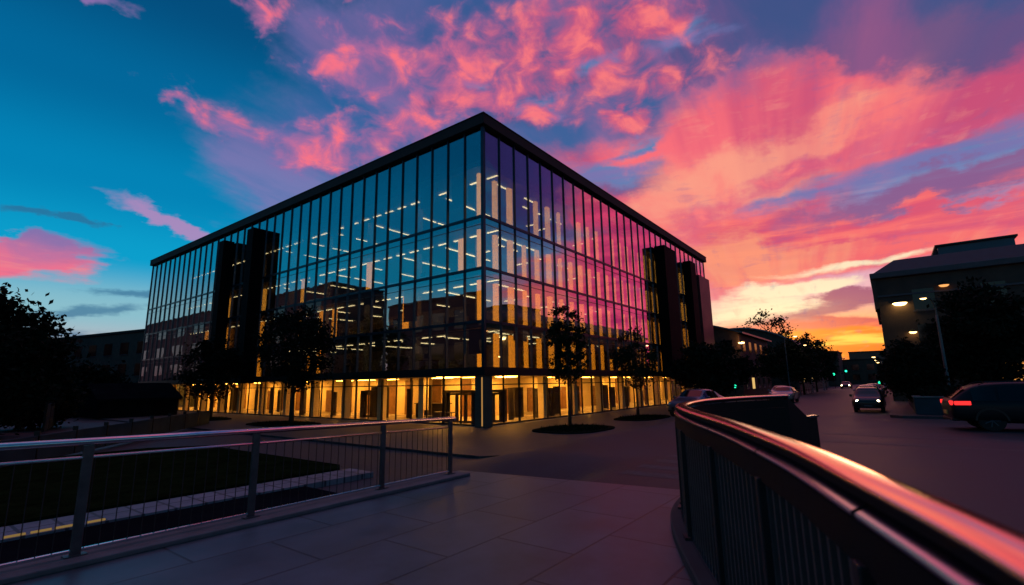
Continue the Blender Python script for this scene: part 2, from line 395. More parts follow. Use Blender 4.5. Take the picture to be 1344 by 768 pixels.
def mask(key, grow=1.35):
    tot = None
    for a, e, su, sv, rot in BL[key]:
        mp = nn('ShaderNodeMapping', vector_type='TEXTURE'); lk(AE, mp.inputs[0])
        mp.inputs['Location'].default_value = (a, e, 0); mp.inputs['Rotation'].default_value = (0, 0, R(rot))
        mp.inputs['Scale'].default_value = (su * grow, sv * grow, 1)
        g = nn('ShaderNodeTexGradient', gradient_type='SPHERICAL'); lk(mp.outputs[0], g.inputs[0])
        tot = g.outputs['Fac'] if tot is None else mth('MAXIMUM', mth('MULTIPLY', tot, 1), g.outputs['Fac']) if key in ('gap',) else mth('ADD', tot, g.outputs['Fac'])
    return mth('MINIMUM', tot, 1.0)
def alpha(key, nz, amp, lo, hi, grow=1.35):
    m = mask(key, grow)
    return mth('MULTIPLY', sstep(mth('MULTIPLY_ADD', mth('SUBTRACT', nz, .5), amp, m), lo, hi), sstep(m, .0, .22))

left_sky = ramp(el0, [(0, (196, 128, 138)), (3, (196, 184, 190)), (7, (140, 192, 206)), (12, (8, 160, 206)), (19, (0, 132, 184)), (27, (0, 104, 156)), (36, (2, 78, 126)), (55, (12, 112, 162)), (90, (22, 132, 172))], 0, 90)
right_sky = ramp(el0, [(0, (250, 110, 40)), (2.5, (255, 150, 60)), (5, (255, 176, 120)), (9, (236, 176, 190)), (14, (120, 158, 205)), (20, (56, 136, 186)), (28, (36, 104, 156)), (38, (24, 78, 128)), (55, (14, 110, 160)), (90, (22, 132, 172))], 0, 90)
sunside = mth('SUBTRACT', 1, sstep(mth('ABSOLUTE', mth('SUBTRACT', az0, 32)), 14, 62))
skycol = mixc(sunside, left_sky, right_sky)
def over(base, a, col, opac=1.0):
    return mixc(mth('MULTIPLY', a, opac) if opac != 1 else a, base, col)
shade = mixc(sstep(streak, .38, .62), srgb(84, 92, 150), srgb(178, 108, 160))
shade = mixc(sunside, mixc(sstep(streak, .35, .65), srgb(60, 100, 165), srgb(150, 118, 180)), shade)
c = over(skycol, alpha('veil', streak, 1.5, .22, .95), shade, .58)
pk = mixc(sstep(streak2, .36, .64), srgb(206, 78, 118), srgb(255, 112, 122))
c = over(c, alpha('band', streak, 1.7, .05, 1.0), pk, .97)
c = over(c, alpha('over', streak, 1.5, .2, .8), srgb(250, 104, 122), .72)
c = over(c, alpha('slate', streak2, 1.0, .25, .95), mixc(sstep(streak, .4, .6), srgb(64, 82, 134), srgb(112, 84, 138)), .85)
c = over(c, alpha('core', streak2, 1.6, .12, 1.15), mixc(sstep(streak, .35, .65), srgb(255, 118, 120), srgb(255, 168, 138)), .8)
c = over(c, alpha('gap', flatn, 1.5, .15, .9), mixc(sstep(flatn, .38, .6), mixc(sstep(el0, 15, 20), srgb(150, 150, 196), srgb(48, 134, 186)), srgb(112, 120, 178)), .92)
c = over(c, alpha('mauve', flatn, 1.4, .12, 1.0), srgb(142, 90, 140), .9)
c = over(c, alpha('low', flatn, 1.5, .1, .9), mixc(sstep(flatn, .4, .6), srgb(226, 84, 112), srgb(255, 112, 110)), .95)
c = over(c, alpha('lowor', flatn, 1.2, .25, .85), mixc(sstep(streak2, .4, .62), srgb(248, 104, 108), srgb(255, 164, 122)), .7)
c = over(c, alpha('red', flatn, .9, .2, .7), mixc(sstep(flatn, .4, .6), srgb(206, 56, 84), srgb(250, 100, 84)), .95)
c = over(c, alpha('pale', flatn, 1.0, .3, .9), srgb(255, 236, 196), .95)
c = over(c, alpha('dark', flatn, .9, .3, .8), srgb(150, 62, 112), .9)
c = over(c, alpha('yel', flatn, 1.2, .25, .75), mixc(sstep(flatn, .45, .6), srgb(255, 112, 20), srgb(255, 212, 84)), .97)
c = over(c, alpha('puff', puffn, 2.4, .35, 1.2, 1.5), mixc(sunside, srgb(140, 104, 170), srgb(186, 96, 146)), .38)
puffc = mixc(sunside, mixc(sstep(puffn, .48, .68), srgb(198, 112, 160), srgb(255, 116, 136)), mixc(sstep(puffn, .45, .68), srgb(226, 84, 118), srgb(255, 124, 126)))
c = over(c, alpha('puff', puffn, 3.0, .36, 1.5, 1.25), puffc, .95)
c = over(c, alpha('ldark', flatn, .8, .3, .8), srgb(44, 104, 146), .7)
c = over(c, alpha('left', flatn, 1.0, .25, .8), mixc(sstep(mth('SUBTRACT', el0, mth('MULTIPLY', puffn, 4)), 7.5, 11.5), srgb(250, 112, 138), srgb(138, 112, 172)), .95)
c = over(c, alpha('wisp', flatn, .9, .2, .85), srgb(190, 138, 190), .75)
c = over(c, alpha('mag', flatn, .8, .2, .8), mixc(sstep(flatn, .35, .65), srgb(196, 30, 100), srgb(255, 74, 124)), .95)
c = over(c, alpha('vio', streak, .8, .2, .8), srgb(70, 44, 122), .9)
# the glow of the sun just under the horizon, brightest beside the glass block and over the street
gl = nn('ShaderNodeMapping', vector_type='TEXTURE'); lk(comb(az0, el0), gl.inputs[0])
gl.inputs['Location'].default_value = (29, 4.5, 0); gl.inputs['Scale'].default_value = (17, 8, 1)
gg = nn('ShaderNodeTexGradient', gradient_type='QUADRATIC_SPHERE'); lk(gl.outputs[0], gg.inputs[0])
ga = nn('ShaderNodeVectorMath', operation='MULTIPLY_ADD')
lk(comb(gg.outputs['Fac'], gg.outputs['Fac'], gg.outputs['Fac']), ga.inputs[0]); ga.inputs[1].default_value = (.55, .30, .05); lk(c, ga.inputs[2])
c = ga.outputs[0]
# fine fibres along the drift of the cloud, only where there is cloud colour (red above blue)
fib = noise(comb(mth('MULTIPLY', along, .8), mth('MULTIPLY', across, 4.5), 3.0), 2.0, 7, .55, .8).outputs['Fac']
fib2 = noise(comb(mth('MULTIPLY', az0, .12), mth('MULTIPLY', el0, .5), 8.0), 2.0, 9, .62, .8).outputs['Fac']
sep = nn('ShaderNodeSeparateColor'); lk(c, sep.inputs[0])
cloudy = sstep(mth('SUBTRACT', sep.outputs[0], sep.outputs[2]), -.05, .35)
fa = mth('ADD', mth('MULTIPLY', fib, .55), mth('MULTIPLY', fib2, .45))
c = over(c, mth('MULTIPLY', sstep(fa, .52, .68), cloudy), srgb(120, 92, 150), .30)
c = over(c, mth('MULTIPLY', sstep(mth('SUBTRACT', 1, fa), .52, .68), cloudy), srgb(255, 158, 138), .30)
# the analytic dusk sky carries part of the clear air
ns = nn('ShaderNodeTexSky', sky_type='NISHITA', sun_disc=False)
ns.sun_elevation = R(SUN_EL); ns.sun_rotation = R(SUN_AZ); ns.altitude = 50; ns.air_density = 1; ns.dust_density = 1; ns.ozone_density = 3
# the sky away from the sunset is darker
back = mth('ADD', mth('MULTIPLY_ADD', sstep(az0, 60, 84), -5.6, 10), mth('MULTIPLY', sstep(mth('MULTIPLY', az0, -1), 55, 85), -4.0))
sc = nn('ShaderNodeVectorMath', operation='SCALE'); lk(c, sc.inputs[0]); lk(back, sc.inputs['Scale'])
fin_ = mixc(.03, sc.outputs[0], ns.outputs[0])
bg = nn('ShaderNodeBackground'); lk(fin_, bg.inputs[0]); bg.inputs[1].default_value = .1
wo = nn('ShaderNodeOutputWorld'); lk(bg.outputs[0], wo.inputs[0])

sd = bpy.data.lights.new('sun', 'SUN'); sun = bpy.data.objects.new('sun', sd); COL.objects.link(sun)
sd.energy = .12; sd.angle = R(8); sd.color = (1, .42, .22)
dv = Vector((math.sin(R(SUN_AZ)) * math.cos(R(SUN_EL)), math.cos(R(SUN_AZ)) * math.cos(R(SUN_EL)), math.sin(R(SUN_EL))))
sun.rotation_euler = dv.to_track_quat('Z', 'Y').to_euler(); sun.location = (20, 20, 60)

# ------------------------------------------------------------------ ground, roads, paving (block frame)
ROAD, PLZ, LOW = -.35, -.9, -1.0
def smooth(v, a, b):
    t = min(1, max(0, (v - a) / (b - a))); return t * t * (3 - 2 * t)
def gz(x, y):                                      # falls gently from the street to the plaza and to the lower garden
    z = ROAD + (LOW - ROAD) * smooth(y, -11, -7)
    return z + (LOW - z) * (1 - smooth(x, -14.5, -10)) * smooth(y, -14.5, -13)
def sheet(xs, ys, zf):
    mb = MB(); nx = len(xs)
    for y in ys:
        for x in xs: mb.v.append((x, y, zf(x, y)))
    for j in range(len(ys) - 1):
        for i in range(nx - 1):
            a = j * nx + i; mb.f.append((a, a + 1, a + 1 + nx, a + nx))
    return mb
ys = [-3000, -600, -150, -60, -30, -20] + [-15 + .25 * k for k in range(35)] + [-5, 0, 20, 60, 150, 600, 3000]
struct('ground', sheet([-3000, -600, -100, -30, -16] + [-14.6 + .25 * k for k in range(20)] + [0, 30, 100, 600, 3000], ys, gz), M['asphalt'], (BX, BY, 0), YAW)
# plaza pavement with a kerb
def pv(name, poly, zf, h, m, skirt=.3):
    mb = MB().prism(poly, lambda x, y: zf(x, y) - skirt, lambda x, y: zf(x, y) + h)
    return struct(name, mb, m, (BX, BY, 0), YAW)
pv('pavement', [(-9.0, -7.4), (-8.4, -8.0), (62, -8.0), (62, .2), (.2, .2), (.2, 66), (-9.0, 66)], lambda x, y: PLZ - .1, .1, M['plaza'])
pv('pavement', [(9.2, -80), (9.2, -20.0), (9.7, -19.5), (260, -19.5), (260, -80)], lambda x, y: ROAD, .13, M['plaza'])
pv('pavement', [(62.05, -8.0), (260, -8.0), (260, 0), (62.05, 0)], lambda x, y: PLZ - .1, .13, M['plaza'])
# crossing stripes painted on the street by the walkway
mb = MB()
for k in range(4):
    x0 = -12.4 + k * 1.0
    mb.quad((x0, -17.4, ROAD + .004), (x0 + .45, -17.4, ROAD + .004), (x0 + .45, -14.55, ROAD + .004), (x0, -14.55, ROAD + .004))
struct('road_marking', mb, M['paint'], (BX, BY, 0), YAW)
mb = MB()
for k in range(14):
    x0 = 12 + k * 6.0
    mb.quad((x0, -14.66, ROAD + .004), (x0 + 2.4, -14.66, ROAD + .004), (x0 + 2.4, -14.54, ROAD + .004), (x0, -14.54, ROAD + .004))
for xx in (-3.6, -.9):
    mb.quad((xx, -27, ROAD + .004), (xx + .32, -27, ROAD + .004), (xx + .32, -14.6, ROAD + .004), (xx, -14.6, ROAD + .004))
mb.quad((9.4, -19.3, ROAD + .004), (9.75, -19.3, ROAD + .004), (9.75, -14.8, ROAD + .004), (9.4, -14.8, ROAD + .004))
struct('road_marking', mb, M['paint'], (BX, BY, 0), YAW)

# railing line on the right (world coordinates of the top rail's centre)
RP = [(.12, -.9), (.42, -.25), (.68, .38), (.90, .94), (1.07, 1.5), (1.28, 2.23), (1.43, 2.9), (1.59, 3.7), (1.78, 4.9), (1.98, 5.9), (2.22, 6.65), (2.6, 7.38), (3.15, 8.15), (3.9, 8.85), (4.55, 9.32), (5.25, 9.71)]
def spline(pts, n=6):
    P = [Vector((*p, 0)) if len(p) == 2 else Vector(p) for p in pts]; out = []
    for i in range(len(P) - 1):
        p0 = P[max(i - 1, 0)]; p1 = P[i]; p2 = P[i + 1]; p3 = P[min(i + 2, len(P) - 1)]
        for k in range(n):
            t = k / n
            out.append(.5 * ((2 * p1) + (p2 - p0) * t + (2 * p0 - 5 * p1 + 4 * p2 - p3) * t * t + (3 * p1 - p0 - 3 * p2 + p3) * t ** 3))
    out.append(P[-1]); return out
RS = spline(RP, 6)
def offs(path, d):                                  # d > 0: to the right of travel
    out = []
    for k, p in enumerate(path):
        t = path[min(k + 1, len(path) - 1)] - path[max(k - 1, 0)]; t.normalize()
        out.append(p + Vector((t.y, -t.x, 0)) * d)
    return out

# walkway deck: bounded by the left railing, its far edge and the curved railing
def loc(v): d = v - Vector((BX, BY, 0)); return (d.x * CA + d.y * SA, -d.x * SA + d.y * CA)
right_edge = [loc(p) for p in offs(RS, .12) if loc(p)[0] < -15.2]
poly = [(-34, -12.62), (-34, -24), (loc(RS[0])[0], -21.5)] + right_edge + [(-15.0, -17.2), (-15.6, -12.62)]
mb = MB().prism(poly, -1.1, 0)
struct('walkway', mb, M['paving'], (BX, BY, 0), YAW)
mb = MB().box(-34, -15.95, -13.22, -12.8, .0, .055)
o = struct('kerb', mb, M['concrete'], (BX, BY, 0), YAW)
b = o.modifiers.new('edge', 'BEVEL'); b.width = .012; b.segments = 2
kp = [p + Vector((0, 0, .0)) for p in offs(RS, -.13)]
kp2 = [p for p in kp if loc(p)[0] < -15.4]
struct('kerb', MB().sweep(kp2, [(-.09, 0), (.09, 0), (.09, .10), (-.075, .10), (-.09, .085)]), mat('dark_kerb', (.05, .05, .055), .8, 0, 2.5, .25))
# kerb apron where the curved railing ends on the street side
ap = offs(RS, .0)[-34:] + [Vector((6.0, 10.4, 0)), Vector((6.5, 10.85, 0))]
struct('kerb', MB().sweep(ap, [(-.35, ROAD - .15), (.42, ROAD - .15), (.42, ROAD + .14), (-.35, ROAD + .14)]), M['concrete'])

# lower garden left of the walkway
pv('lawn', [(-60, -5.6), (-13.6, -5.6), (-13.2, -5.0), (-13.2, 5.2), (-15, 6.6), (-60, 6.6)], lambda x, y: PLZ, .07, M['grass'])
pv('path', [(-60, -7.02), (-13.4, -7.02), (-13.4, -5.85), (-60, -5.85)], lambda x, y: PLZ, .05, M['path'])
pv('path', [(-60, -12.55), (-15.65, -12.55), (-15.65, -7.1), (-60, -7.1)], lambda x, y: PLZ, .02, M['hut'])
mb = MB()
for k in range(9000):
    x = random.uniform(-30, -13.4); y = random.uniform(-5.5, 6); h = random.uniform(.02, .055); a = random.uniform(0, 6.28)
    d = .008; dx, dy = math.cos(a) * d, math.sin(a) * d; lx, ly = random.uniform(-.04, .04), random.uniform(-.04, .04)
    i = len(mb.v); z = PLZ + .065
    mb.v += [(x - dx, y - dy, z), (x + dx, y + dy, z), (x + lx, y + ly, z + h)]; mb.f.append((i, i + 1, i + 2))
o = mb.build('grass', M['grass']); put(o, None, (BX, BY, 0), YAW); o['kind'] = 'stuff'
tag(o, 'dark short grass of the lawn beyond the left railing', 'grass')
# recessed lights along the lower path
st0 = None
for i, x in enumerate((-21.1, -20.75, -20.42, -19.95)):
    if st0 is None:
        st0 = MB().box(-.14, .14, -.03, .03, 0, .03).build('recessed_light', M['stepl'])
        o = st0
    else:
        o = st0.copy(); COL.objects.link(o)
    put(o, None, W(x, -6.93, PLZ + .052), YAW)
    tag(o, ['small yellow light strip set in the lower path, nearest the left photo edge', 'small yellow light strip in the lower path, second from the left', 'small yellow light strip in the lower path, third from the left', 'short yellow light strip in the lower path, just right of the left railing post'][i], 'path light', 'yellow lights in the lower path')

# ------------------------------------------------------------------ the glass block
blk = thing('glass_office_building', (BX, BY, PLZ), YAW, 'five storey glass office building with dark flat roof, lit amber ground floor', 'office building')
LB, NL = 1.6, 38; RB, NR = 1.705, 29
LL, LR = LB * NL, RB * NR
LV = [3.62, 6.52, 9.94, 13.40, 17.40, 19.62]
def bp_(name, mb, m, **k): return mb.build(name, m, blk, **k)
# roof with a thin projecting edge
bp_('roof', MB().prism([(-.36, -.36), (LR + .55, -.36), (LR + .55, LL + .3), (-.36, LL + .3)], 19.62, 20.34), M['roof'], bevel=.03)
bp_('roof_cap', MB().prism([(-.40, -.40), (LR + .59, -.40), (LR + .59, LL + .34), (-.40, LL + .34)], 20.343, 20.40), M['black'])
# podium band and soffit
bp_('podium_band', MB().box(-.16, -.01, -.16, LL, 3.12, 3.62), M['black'])
bp_('podium_band', MB().box(-.008, LR, -.16, -.01, 3.12, 3.62), M['black'])
bp_('soffit', MB().prism([(0, 0), (LR, 0), (LR, .9), (.9, .9), (.9, LL), (0, LL)], 3.10, 3.16), M['ceiling'])
# floor slabs and ceilings of the upper storeys (an L behind the two fronts)
Lp = lambda d0, d1, m=0: [(d0, d0), (LR - .2, d0), (LR - .2, d1), (d1, d1), (d1, LL - .2), (d0, LL - .2)]
for i, z in enumerate(LV[:5]):
    bp_('floor_slab', MB().prism(Lp(.14, 9.0), z - .42 if i else z - .36, z - .02), M['slab'])
bp_('spandrel_backing', MB().box(.16, .22, .16, LL - .2, 17.42, 19.60), M['glass_spandrel'])
bp_('spandrel_backing', MB().box(.225, LR - .2, .16, .22, 17.42, 19.60), M['glass_spandrel'])
bp_('core_wall', MB().prism([(9.02, 9.02), (LR - .2, 9.02), (LR - .2, 9.4), (9.4, 9.4), (9.4, LL - .2), (9.02, LL - .2)], 3.65, 17.4), M['core'])
bp_('rear_wall', MB().box(LR - .18, LR + .02, .02, LL, 0, 19.6), M['band'])
bp_('rear_wall', MB().box(.02, LR - .19, LL - .18, LL - .01, 0, 19.6), M['band'])
# mullions
m0 = MB().box(-.11, .06, -.034, .034, 3.62, 19.618).build('mullion', M['mullion'], blk)
for k in range(1, NL + 1): copy_part(m0, blk, (0, k * LB, 0))
m0.location = (0, 0, 0)
bpy.data.objects.remove(m0)
bp_('corner_post', MB().box(-.12, .10, -.12, .10, 3.62, 19.618), M['mullion'])
m1 = MB().box(-.034, .034, -.10, .06, 3.62, 19.618).build('mullion', M['mullion'], blk)
for k in range(2, NR + 1): copy_part(m1, blk, (k * RB, 0, 0))
m1.location = (RB, 0, 0)
# floor bands on both fronts
for z in LV[1:4]:
    bp_('floor_band', MB().box(-.07, -.013, .11, LL, z - .15, z + .03), M['band'])
    bp_('floor_band', MB().box(.11, LR, -.07, -.013, z - .15, z + .03), M['band'])
    bp_('floor_band', MB().box(-.04, -.013, .11, LL, z - .60, z - .57), M['band'])
    bp_('floor_band', MB().box(.11, LR, -.04, -.013, z - .60, z - .57), M['band'])
# glass: the nearest hundred panes each a part, the far ones one part
rows = [(LV[0], LV[1]), (LV[1], LV[2]), (LV[2], LV[3]), (LV[3], LV[5])]
proto = {}
far = MB(); cnt = 0
for k in range(NR):
    for side in 'LR':
        if side == 'L' and k >= NL: continue
        for r, (z0, z1) in enumerate(rows):
            if cnt < 100:
                key = (side, r)
                if key not in proto:
                    h = z1 - z0 - .004
                    mb = MB().box(-.012, .012, 0, LB - .004, 0, h) if side == 'L' else MB().box(0, RB - .004, -.012, .012, 0, h)
                    proto[key] = o = mb.build('window', M['glass_up'], blk)
                else: o = copy_part(proto[key], blk)
                o.location = (0, k * LB + .002, z0 + .002) if side == 'L' else (k * RB + .002, 0, z0 + .002)
                cnt += 1
            elif side == 'L': far.box(-.012, .012, k * LB + .002, (k + 1) * LB - .002, z0 + .002, z1 - .002)
            else: far.box(k * RB + .002, (k + 1) * RB - .002, -.012, .012, z0 + .002, z1 - .002)
for k in range(NR, NL):
    for r, (z0, z1) in enumerate(rows): far.box(-.012, .012, k * LB + .002, (k + 1) * LB - .002, z0 + .002, z1 - .002)
o = bp_('window', far, M['glass_up']); o['kind'] = 'stuff'
# tall dark fins on both fronts
for (x0, x1, y0, y1, zt) in ((-1.35, -.105, 28.7, 30.0, 18.25), (-1.2, -.105, 35.6, 36.7, 18.3), (29.8, 33.4, -1.3, -.105, 17.7), (39.6, 41.8, -1.1, -.105, 17.8)):
    bp_('tower_fin', MB().box(x0, x1, y0, y1, 3.0, zt), M['fin'], bevel=.02)
# opaque end bays
bp_('end_panel', MB().box(44.9, LR + .3, -.55, -.105, 3.2, 16.9), mat('end_cladding', (.03, .012, .028), .5, .1, .5, .15))
# columns behind the glass, glowing by emission in place of lamplight
lc = MB(); cnt = 0
def glowcol(x, y, r, w=.30, d=.12):
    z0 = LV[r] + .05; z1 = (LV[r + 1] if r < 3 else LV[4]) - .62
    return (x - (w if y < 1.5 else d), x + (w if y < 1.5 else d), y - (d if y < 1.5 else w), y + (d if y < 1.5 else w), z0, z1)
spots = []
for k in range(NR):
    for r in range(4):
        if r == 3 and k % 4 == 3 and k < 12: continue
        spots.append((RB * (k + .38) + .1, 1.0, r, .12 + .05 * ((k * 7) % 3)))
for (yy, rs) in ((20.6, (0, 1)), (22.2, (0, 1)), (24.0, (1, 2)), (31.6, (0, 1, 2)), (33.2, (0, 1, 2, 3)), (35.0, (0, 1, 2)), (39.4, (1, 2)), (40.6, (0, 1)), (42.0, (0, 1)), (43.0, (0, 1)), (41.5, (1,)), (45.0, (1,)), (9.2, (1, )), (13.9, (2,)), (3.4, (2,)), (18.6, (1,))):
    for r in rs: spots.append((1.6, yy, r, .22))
mats_by_row = {}
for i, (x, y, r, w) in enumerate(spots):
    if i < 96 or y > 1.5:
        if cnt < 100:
            bp_('glow_column', MB().box(*glowcol(x, y, r, w)), M['col%d' % r]); cnt += 1; continue
    mats_by_row.setdefault(r, MB()).box(*glowcol(x, y, r, w))
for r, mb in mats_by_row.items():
    o = bp_('glow_column', mb, M['col%d' % r]); o['kind'] = 'stuff'
# ceiling strip lights of the upper storeys
ss = []
for r in range(3, -1, -1):
    zc = (LV[r + 1] if r < 3 else LV[4]) - .47
    for k in range(1, 34 if r else 22):
        if random.random() < (.04 if r > 1 else .2): continue
        ss.append((2.0, k * LB - .75, 'y', .95, zc))
    for k in range(7):
        for x in (3.6, 5.6, 7.4):
            if random.random() < (.12 if r > 1 else .3): continue
            ss.append((x, 1.4 + k * 4.8, 'x', 1.5, zc))
    for k in range(3, 13):
        if random.random() < .3: continue
        ss.append((k * RB, 2.6, 'x', .8, zc))
        if random.random() < .5: ss.append((k * RB + .6, 4.8, 'y', 1.2, zc))
ss.sort(key=lambda s: abs(s[0]) + abs(s[1]))
rest = MB()
for i, (x, y, ax, ln, z) in enumerate(ss):
    b = (x - ln / 2, x + ln / 2, y - .065, y + .065, z - .05, z) if ax == 'x' else (x - .065, x + .065, y - ln / 2, y + ln / 2, z - .05, z)
    if i < 100: bp_('strip_light', MB().box(*b), M['strip'])
    else: rest.box(*b)
o = bp_('strip_light', rest, M['strip']); o['kind'] = 'stuff'
# some office fittings behind the glass
for i in range(46):
    r = random.choice((0, 1, 1, 2, 2, 3)); y = random.uniform(2, 40); x = random.uniform(3.2, 7.5); h = random.uniform(1.2, 2.0)
    w = random.uniform(.4, 1.6)
    bp_('office_partition', MB().box(x, x + .08, y, y + w, LV[r] - .02, LV[r] + h), M['dark_wood'] if i % 3 else M['core'])
for k in range(9):
    for r in range(4):
        if k < 6 or r < 2:
            bp_('interior_column', MB().lathe([(.28, LV[r] - .02), (.28, (LV[r + 1] if r < 3 else LV[4]) - .43)], 12, (3.0, 3.0 + k * 6.4, 0)), M['core'], smooth=False)

rb = random.Random(21)
for i in range(26):
    r = rb.choice((0, 0, 1, 1, 2, 3)); k = rb.randrange(0, 22); zt = (LV[r + 1] if r < 3 else LV[4]) - .45; dp = rb.choice((.6, 1.0, 1.6, 2.4))
    if i % 3: bp_('roller_blind', MB().box(.30, .33, k * LB + .06, (k + 1) * LB - .06, zt - dp, zt), M['core'] if i % 2 else M['dark_wood'])
    elif k > 1: bp_('roller_blind', MB().box(k * RB + .06, (k + 1) * RB - .06, .30, .33, zt - dp * .6, zt), M['dark_wood'])
for i in range(30):
    r = rb.choice((0, 1, 2)); y = 1.5 + rb.random() * 34; x = 1.2 + rb.random() * 2.5
    bp_('desk', MB().box(x, x + .7, y, y + 1.5, LV[r] + .70, LV[r] + .74).box(x + .05, x + .65, y + .05, y + .09, LV[r] - .02, LV[r] + .70).box(x + .05, x + .65, y + 1.41, y + 1.45, LV[r] - .02, LV[r] + .70).box(x + .12, x + .15, y + .45, y + 1.0, LV[r] + .85, LV[r] + 1.2), M['dark_wood'])

# ground floor
G = .45
bp_('lobby_floor', MB().prism([(.1, .1), (LR - .2, .1), (LR - .2, 8.2), (8.2, 8.2), (8.2, LL - .2), (.1, LL - .2)], -.2, .02), M['lobby_floor'])
bp_('lobby_wall', MB().prism([(7.0, 7.0), (LR - .2, 7.0), (LR - .2, 7.3), (7.3, 7.3), (7.3, LL - .2), (7.0, LL - .2)], .02, 3.2), M['lobby_wall'])
bp_('lobby_ceiling', MB().prism(Lp(.92, 7.0), 3.12, 3.22), M['ceiling'])
bp_('corner_column', MB().box(-.05, .72, -.05, .72, 0, 3.10), mat('column_stone', (.10, .07, .05), .7, 0, 1.5, .2), bevel=.02)
bp_('edge_light', MB().box(-.075, -.052, .08, .16, .1, 3.0), M['edge_light'])
def gwin(side, a, b):
    post, bar = .055, .07
    if side == 'L':
        g = MB().box(G - .01, G + .01, a + .05, b - .05, .12, 3.1).build('ground_window', M['glass_low'], blk)
        f = MB().box(G - .06, G + .06, a - post, a + post, 0.02, 3.098); f.box(G - .05, G + .05, (a + b) / 2 - .03, (a + b) / 2 + .03, .13, 3.097)
        f.box(G - .055, G + .055, a + post + .002, b - post - .002, .02, .12); f.box(G - .045, G + .045, a + post + .002, b - post - .002, 2.52, 2.59)
        for q in range(0): pass
    else:
        g = MB().box(a + .05, b - .05, G - .01, G + .01, .12, 3.1).build('ground_window', M['glass_low'], blk)
        f = MB().box(a - post, a + post, G - .06, G + .06, 0.02, 3.098); f.box((a + b) / 2 - .03, (a + b) / 2 + .03, G - .05, G + .05, .13, 3.097)
        f.box(a + post + .002, b - post - .002, G - .055, G + .055, .02, .12); f.box(a + post + .002, b - post - .002, G - .045, G + .045, 2.52, 2.59)
    f.build('window_frame', M['black'], g)
for k in range(19): gwin('L', .75 + k * 3.16, .75 + (k + 1) * 3.16)
for k in range(14): gwin('R', .75 + k * 3.45, .75 + (k + 1) * 3.45)
# lobby lights, columns, dark portals and door sets
for k in range(18):
    if k in (3, 7, 10, 12): continue
    bp_('ceiling_light', MB().box(5.0, 5.8, 1.6 + k * 3.3, 3.2 + k * 3.3, 3.09, 3.117), M['lobby_light'])
    if k < 14: bp_('ceiling_light', MB().box(1.6 + k * 3.4, 3.2 + k * 3.4, 5.0, 5.8, 3.092, 3.116), M['lobby_light'])
for k in range(12):
    bp_('lobby_column', MB().box(1.15, 1.65, 6.6 + k * 4.6, 7.1 + k * 4.6, .02, 3.1), M['lobby_wall'])
    if k < 9: bp_('lobby_column', MB().box(8.2 + k * 4.6, 8.7 + k * 4.6, 1.15, 1.65, .02, 3.1), M['lobby_wall'])
rnd = random.Random(3)
for k in range(16):
    a0 = 7.6 + k * 3.1 + rnd.uniform(-.6, .6); w0 = rnd.uniform(.5, 1.5)
    bp_('wall_panel', MB().box(6.93, 6.998, a0, a0 + w0, .03, rnd.choice((2.2, 3.0, 3.0))), M['wall_wood'])
    if k < 12: bp_('wall_panel', MB().box(a0, a0 + w0, 6.93, 6.998, .03, rnd.choice((2.2, 3.0, 3.0))), M['wall_wood'])
bp_('reception_desk', MB().box(4.6, 5.3, 8.0, 11.2, .02, 1.1).box(4.5, 5.4, 7.9, 11.3, 1.102, 1.16), M['dark_wood'])
for k in range(20):
    y = 8.6 + k * 2.2 + rnd.uniform(-.5, .5); w = rnd.choice((.5, .8, 1.1)); x = rnd.uniform(2.4, 4.5)
    bp_('dark_partition', MB().box(x, x + .12, y, y + w, .02, rnd.choice((2.1, 2.3, 2.5))), M['dark_wood'])
for k in range(12):
    x = 5.4 + k * 2.3 + rnd.uniform(-.5, .5); w = rnd.choice((.5, .9, 1.2)); y = rnd.uniform(2.2, 3.6)
    bp_('dark_partition', MB().box(x, x + w, y, y + .12, .02, rnd.choice((2.1, 2.3))), M['dark_wood'])
def doorset(x, y, along, n):                         # dark portal with glazed leaves
    for j in range(n):
        d = MB()
        u0_, u1_ = j * .82, j * .82 + .80
        def bx(ua, ub, z0, z1, t=.04):
            if along == 'y': d.box(x - t, x + t, y + ua, y + ub, z0, z1)
            else: d.box(x + ua, x + ub, y - t, y + t, z0, z1)
        bx(u0_, u0_ + .12, .03, 2.0); bx(u1_ - .12, u1_, .03, 2.0); bx(u0_ + .122, u1_ - .122, .03, .16); bx(u0_ + .122, u1_ - .122, 1.86, 2.0)
        o = d.build('entrance_door', M['dark_wood'], blk)
        h = MB()
        if along == 'y': h.tube([(x - .09, y + u1_ - .06, .8), (x - .09, y + u1_ - .06, 1.3)], .018, 8)
        else: h.tube([(x + u1_ - .06, y - .09, .8), (x + u1_ - .06, y - .09, 1.3)], .018, 8)
        h.build('handle', M['chrome'], o)
    p = MB()
    L_ = n * .82
    if along == 'y':
        p.box(x - .2, x + .2, y - .42, y - .02, .02, 2.2); p.box(x - .2, x + .2, y + L_, y + L_ + .4, .02, 2.2); p.box(x - .2, x + .2, y - .018, y + L_ - .002, 2.02, 2.2)
    else:
        p.box(x - .42, x - .02, y - .2, y + .2, .02, 2.2); p.box(x + L_, x + L_ + .4, y - .2, y + .2, .02, 2.2); p.box(x - .018, x + L_ - .002, y - .2, y + .2, 2.02, 2.2)
    bp_('door_frame', p, M['dark_wood'])
doorset(2.2, 1.9, 'y', 4)
doorset(1.7, 2.0, 'x', 3)
doorset(3.2, 13.5, 'y', 3)
doorset(9.0, 2.2, 'x', 2)

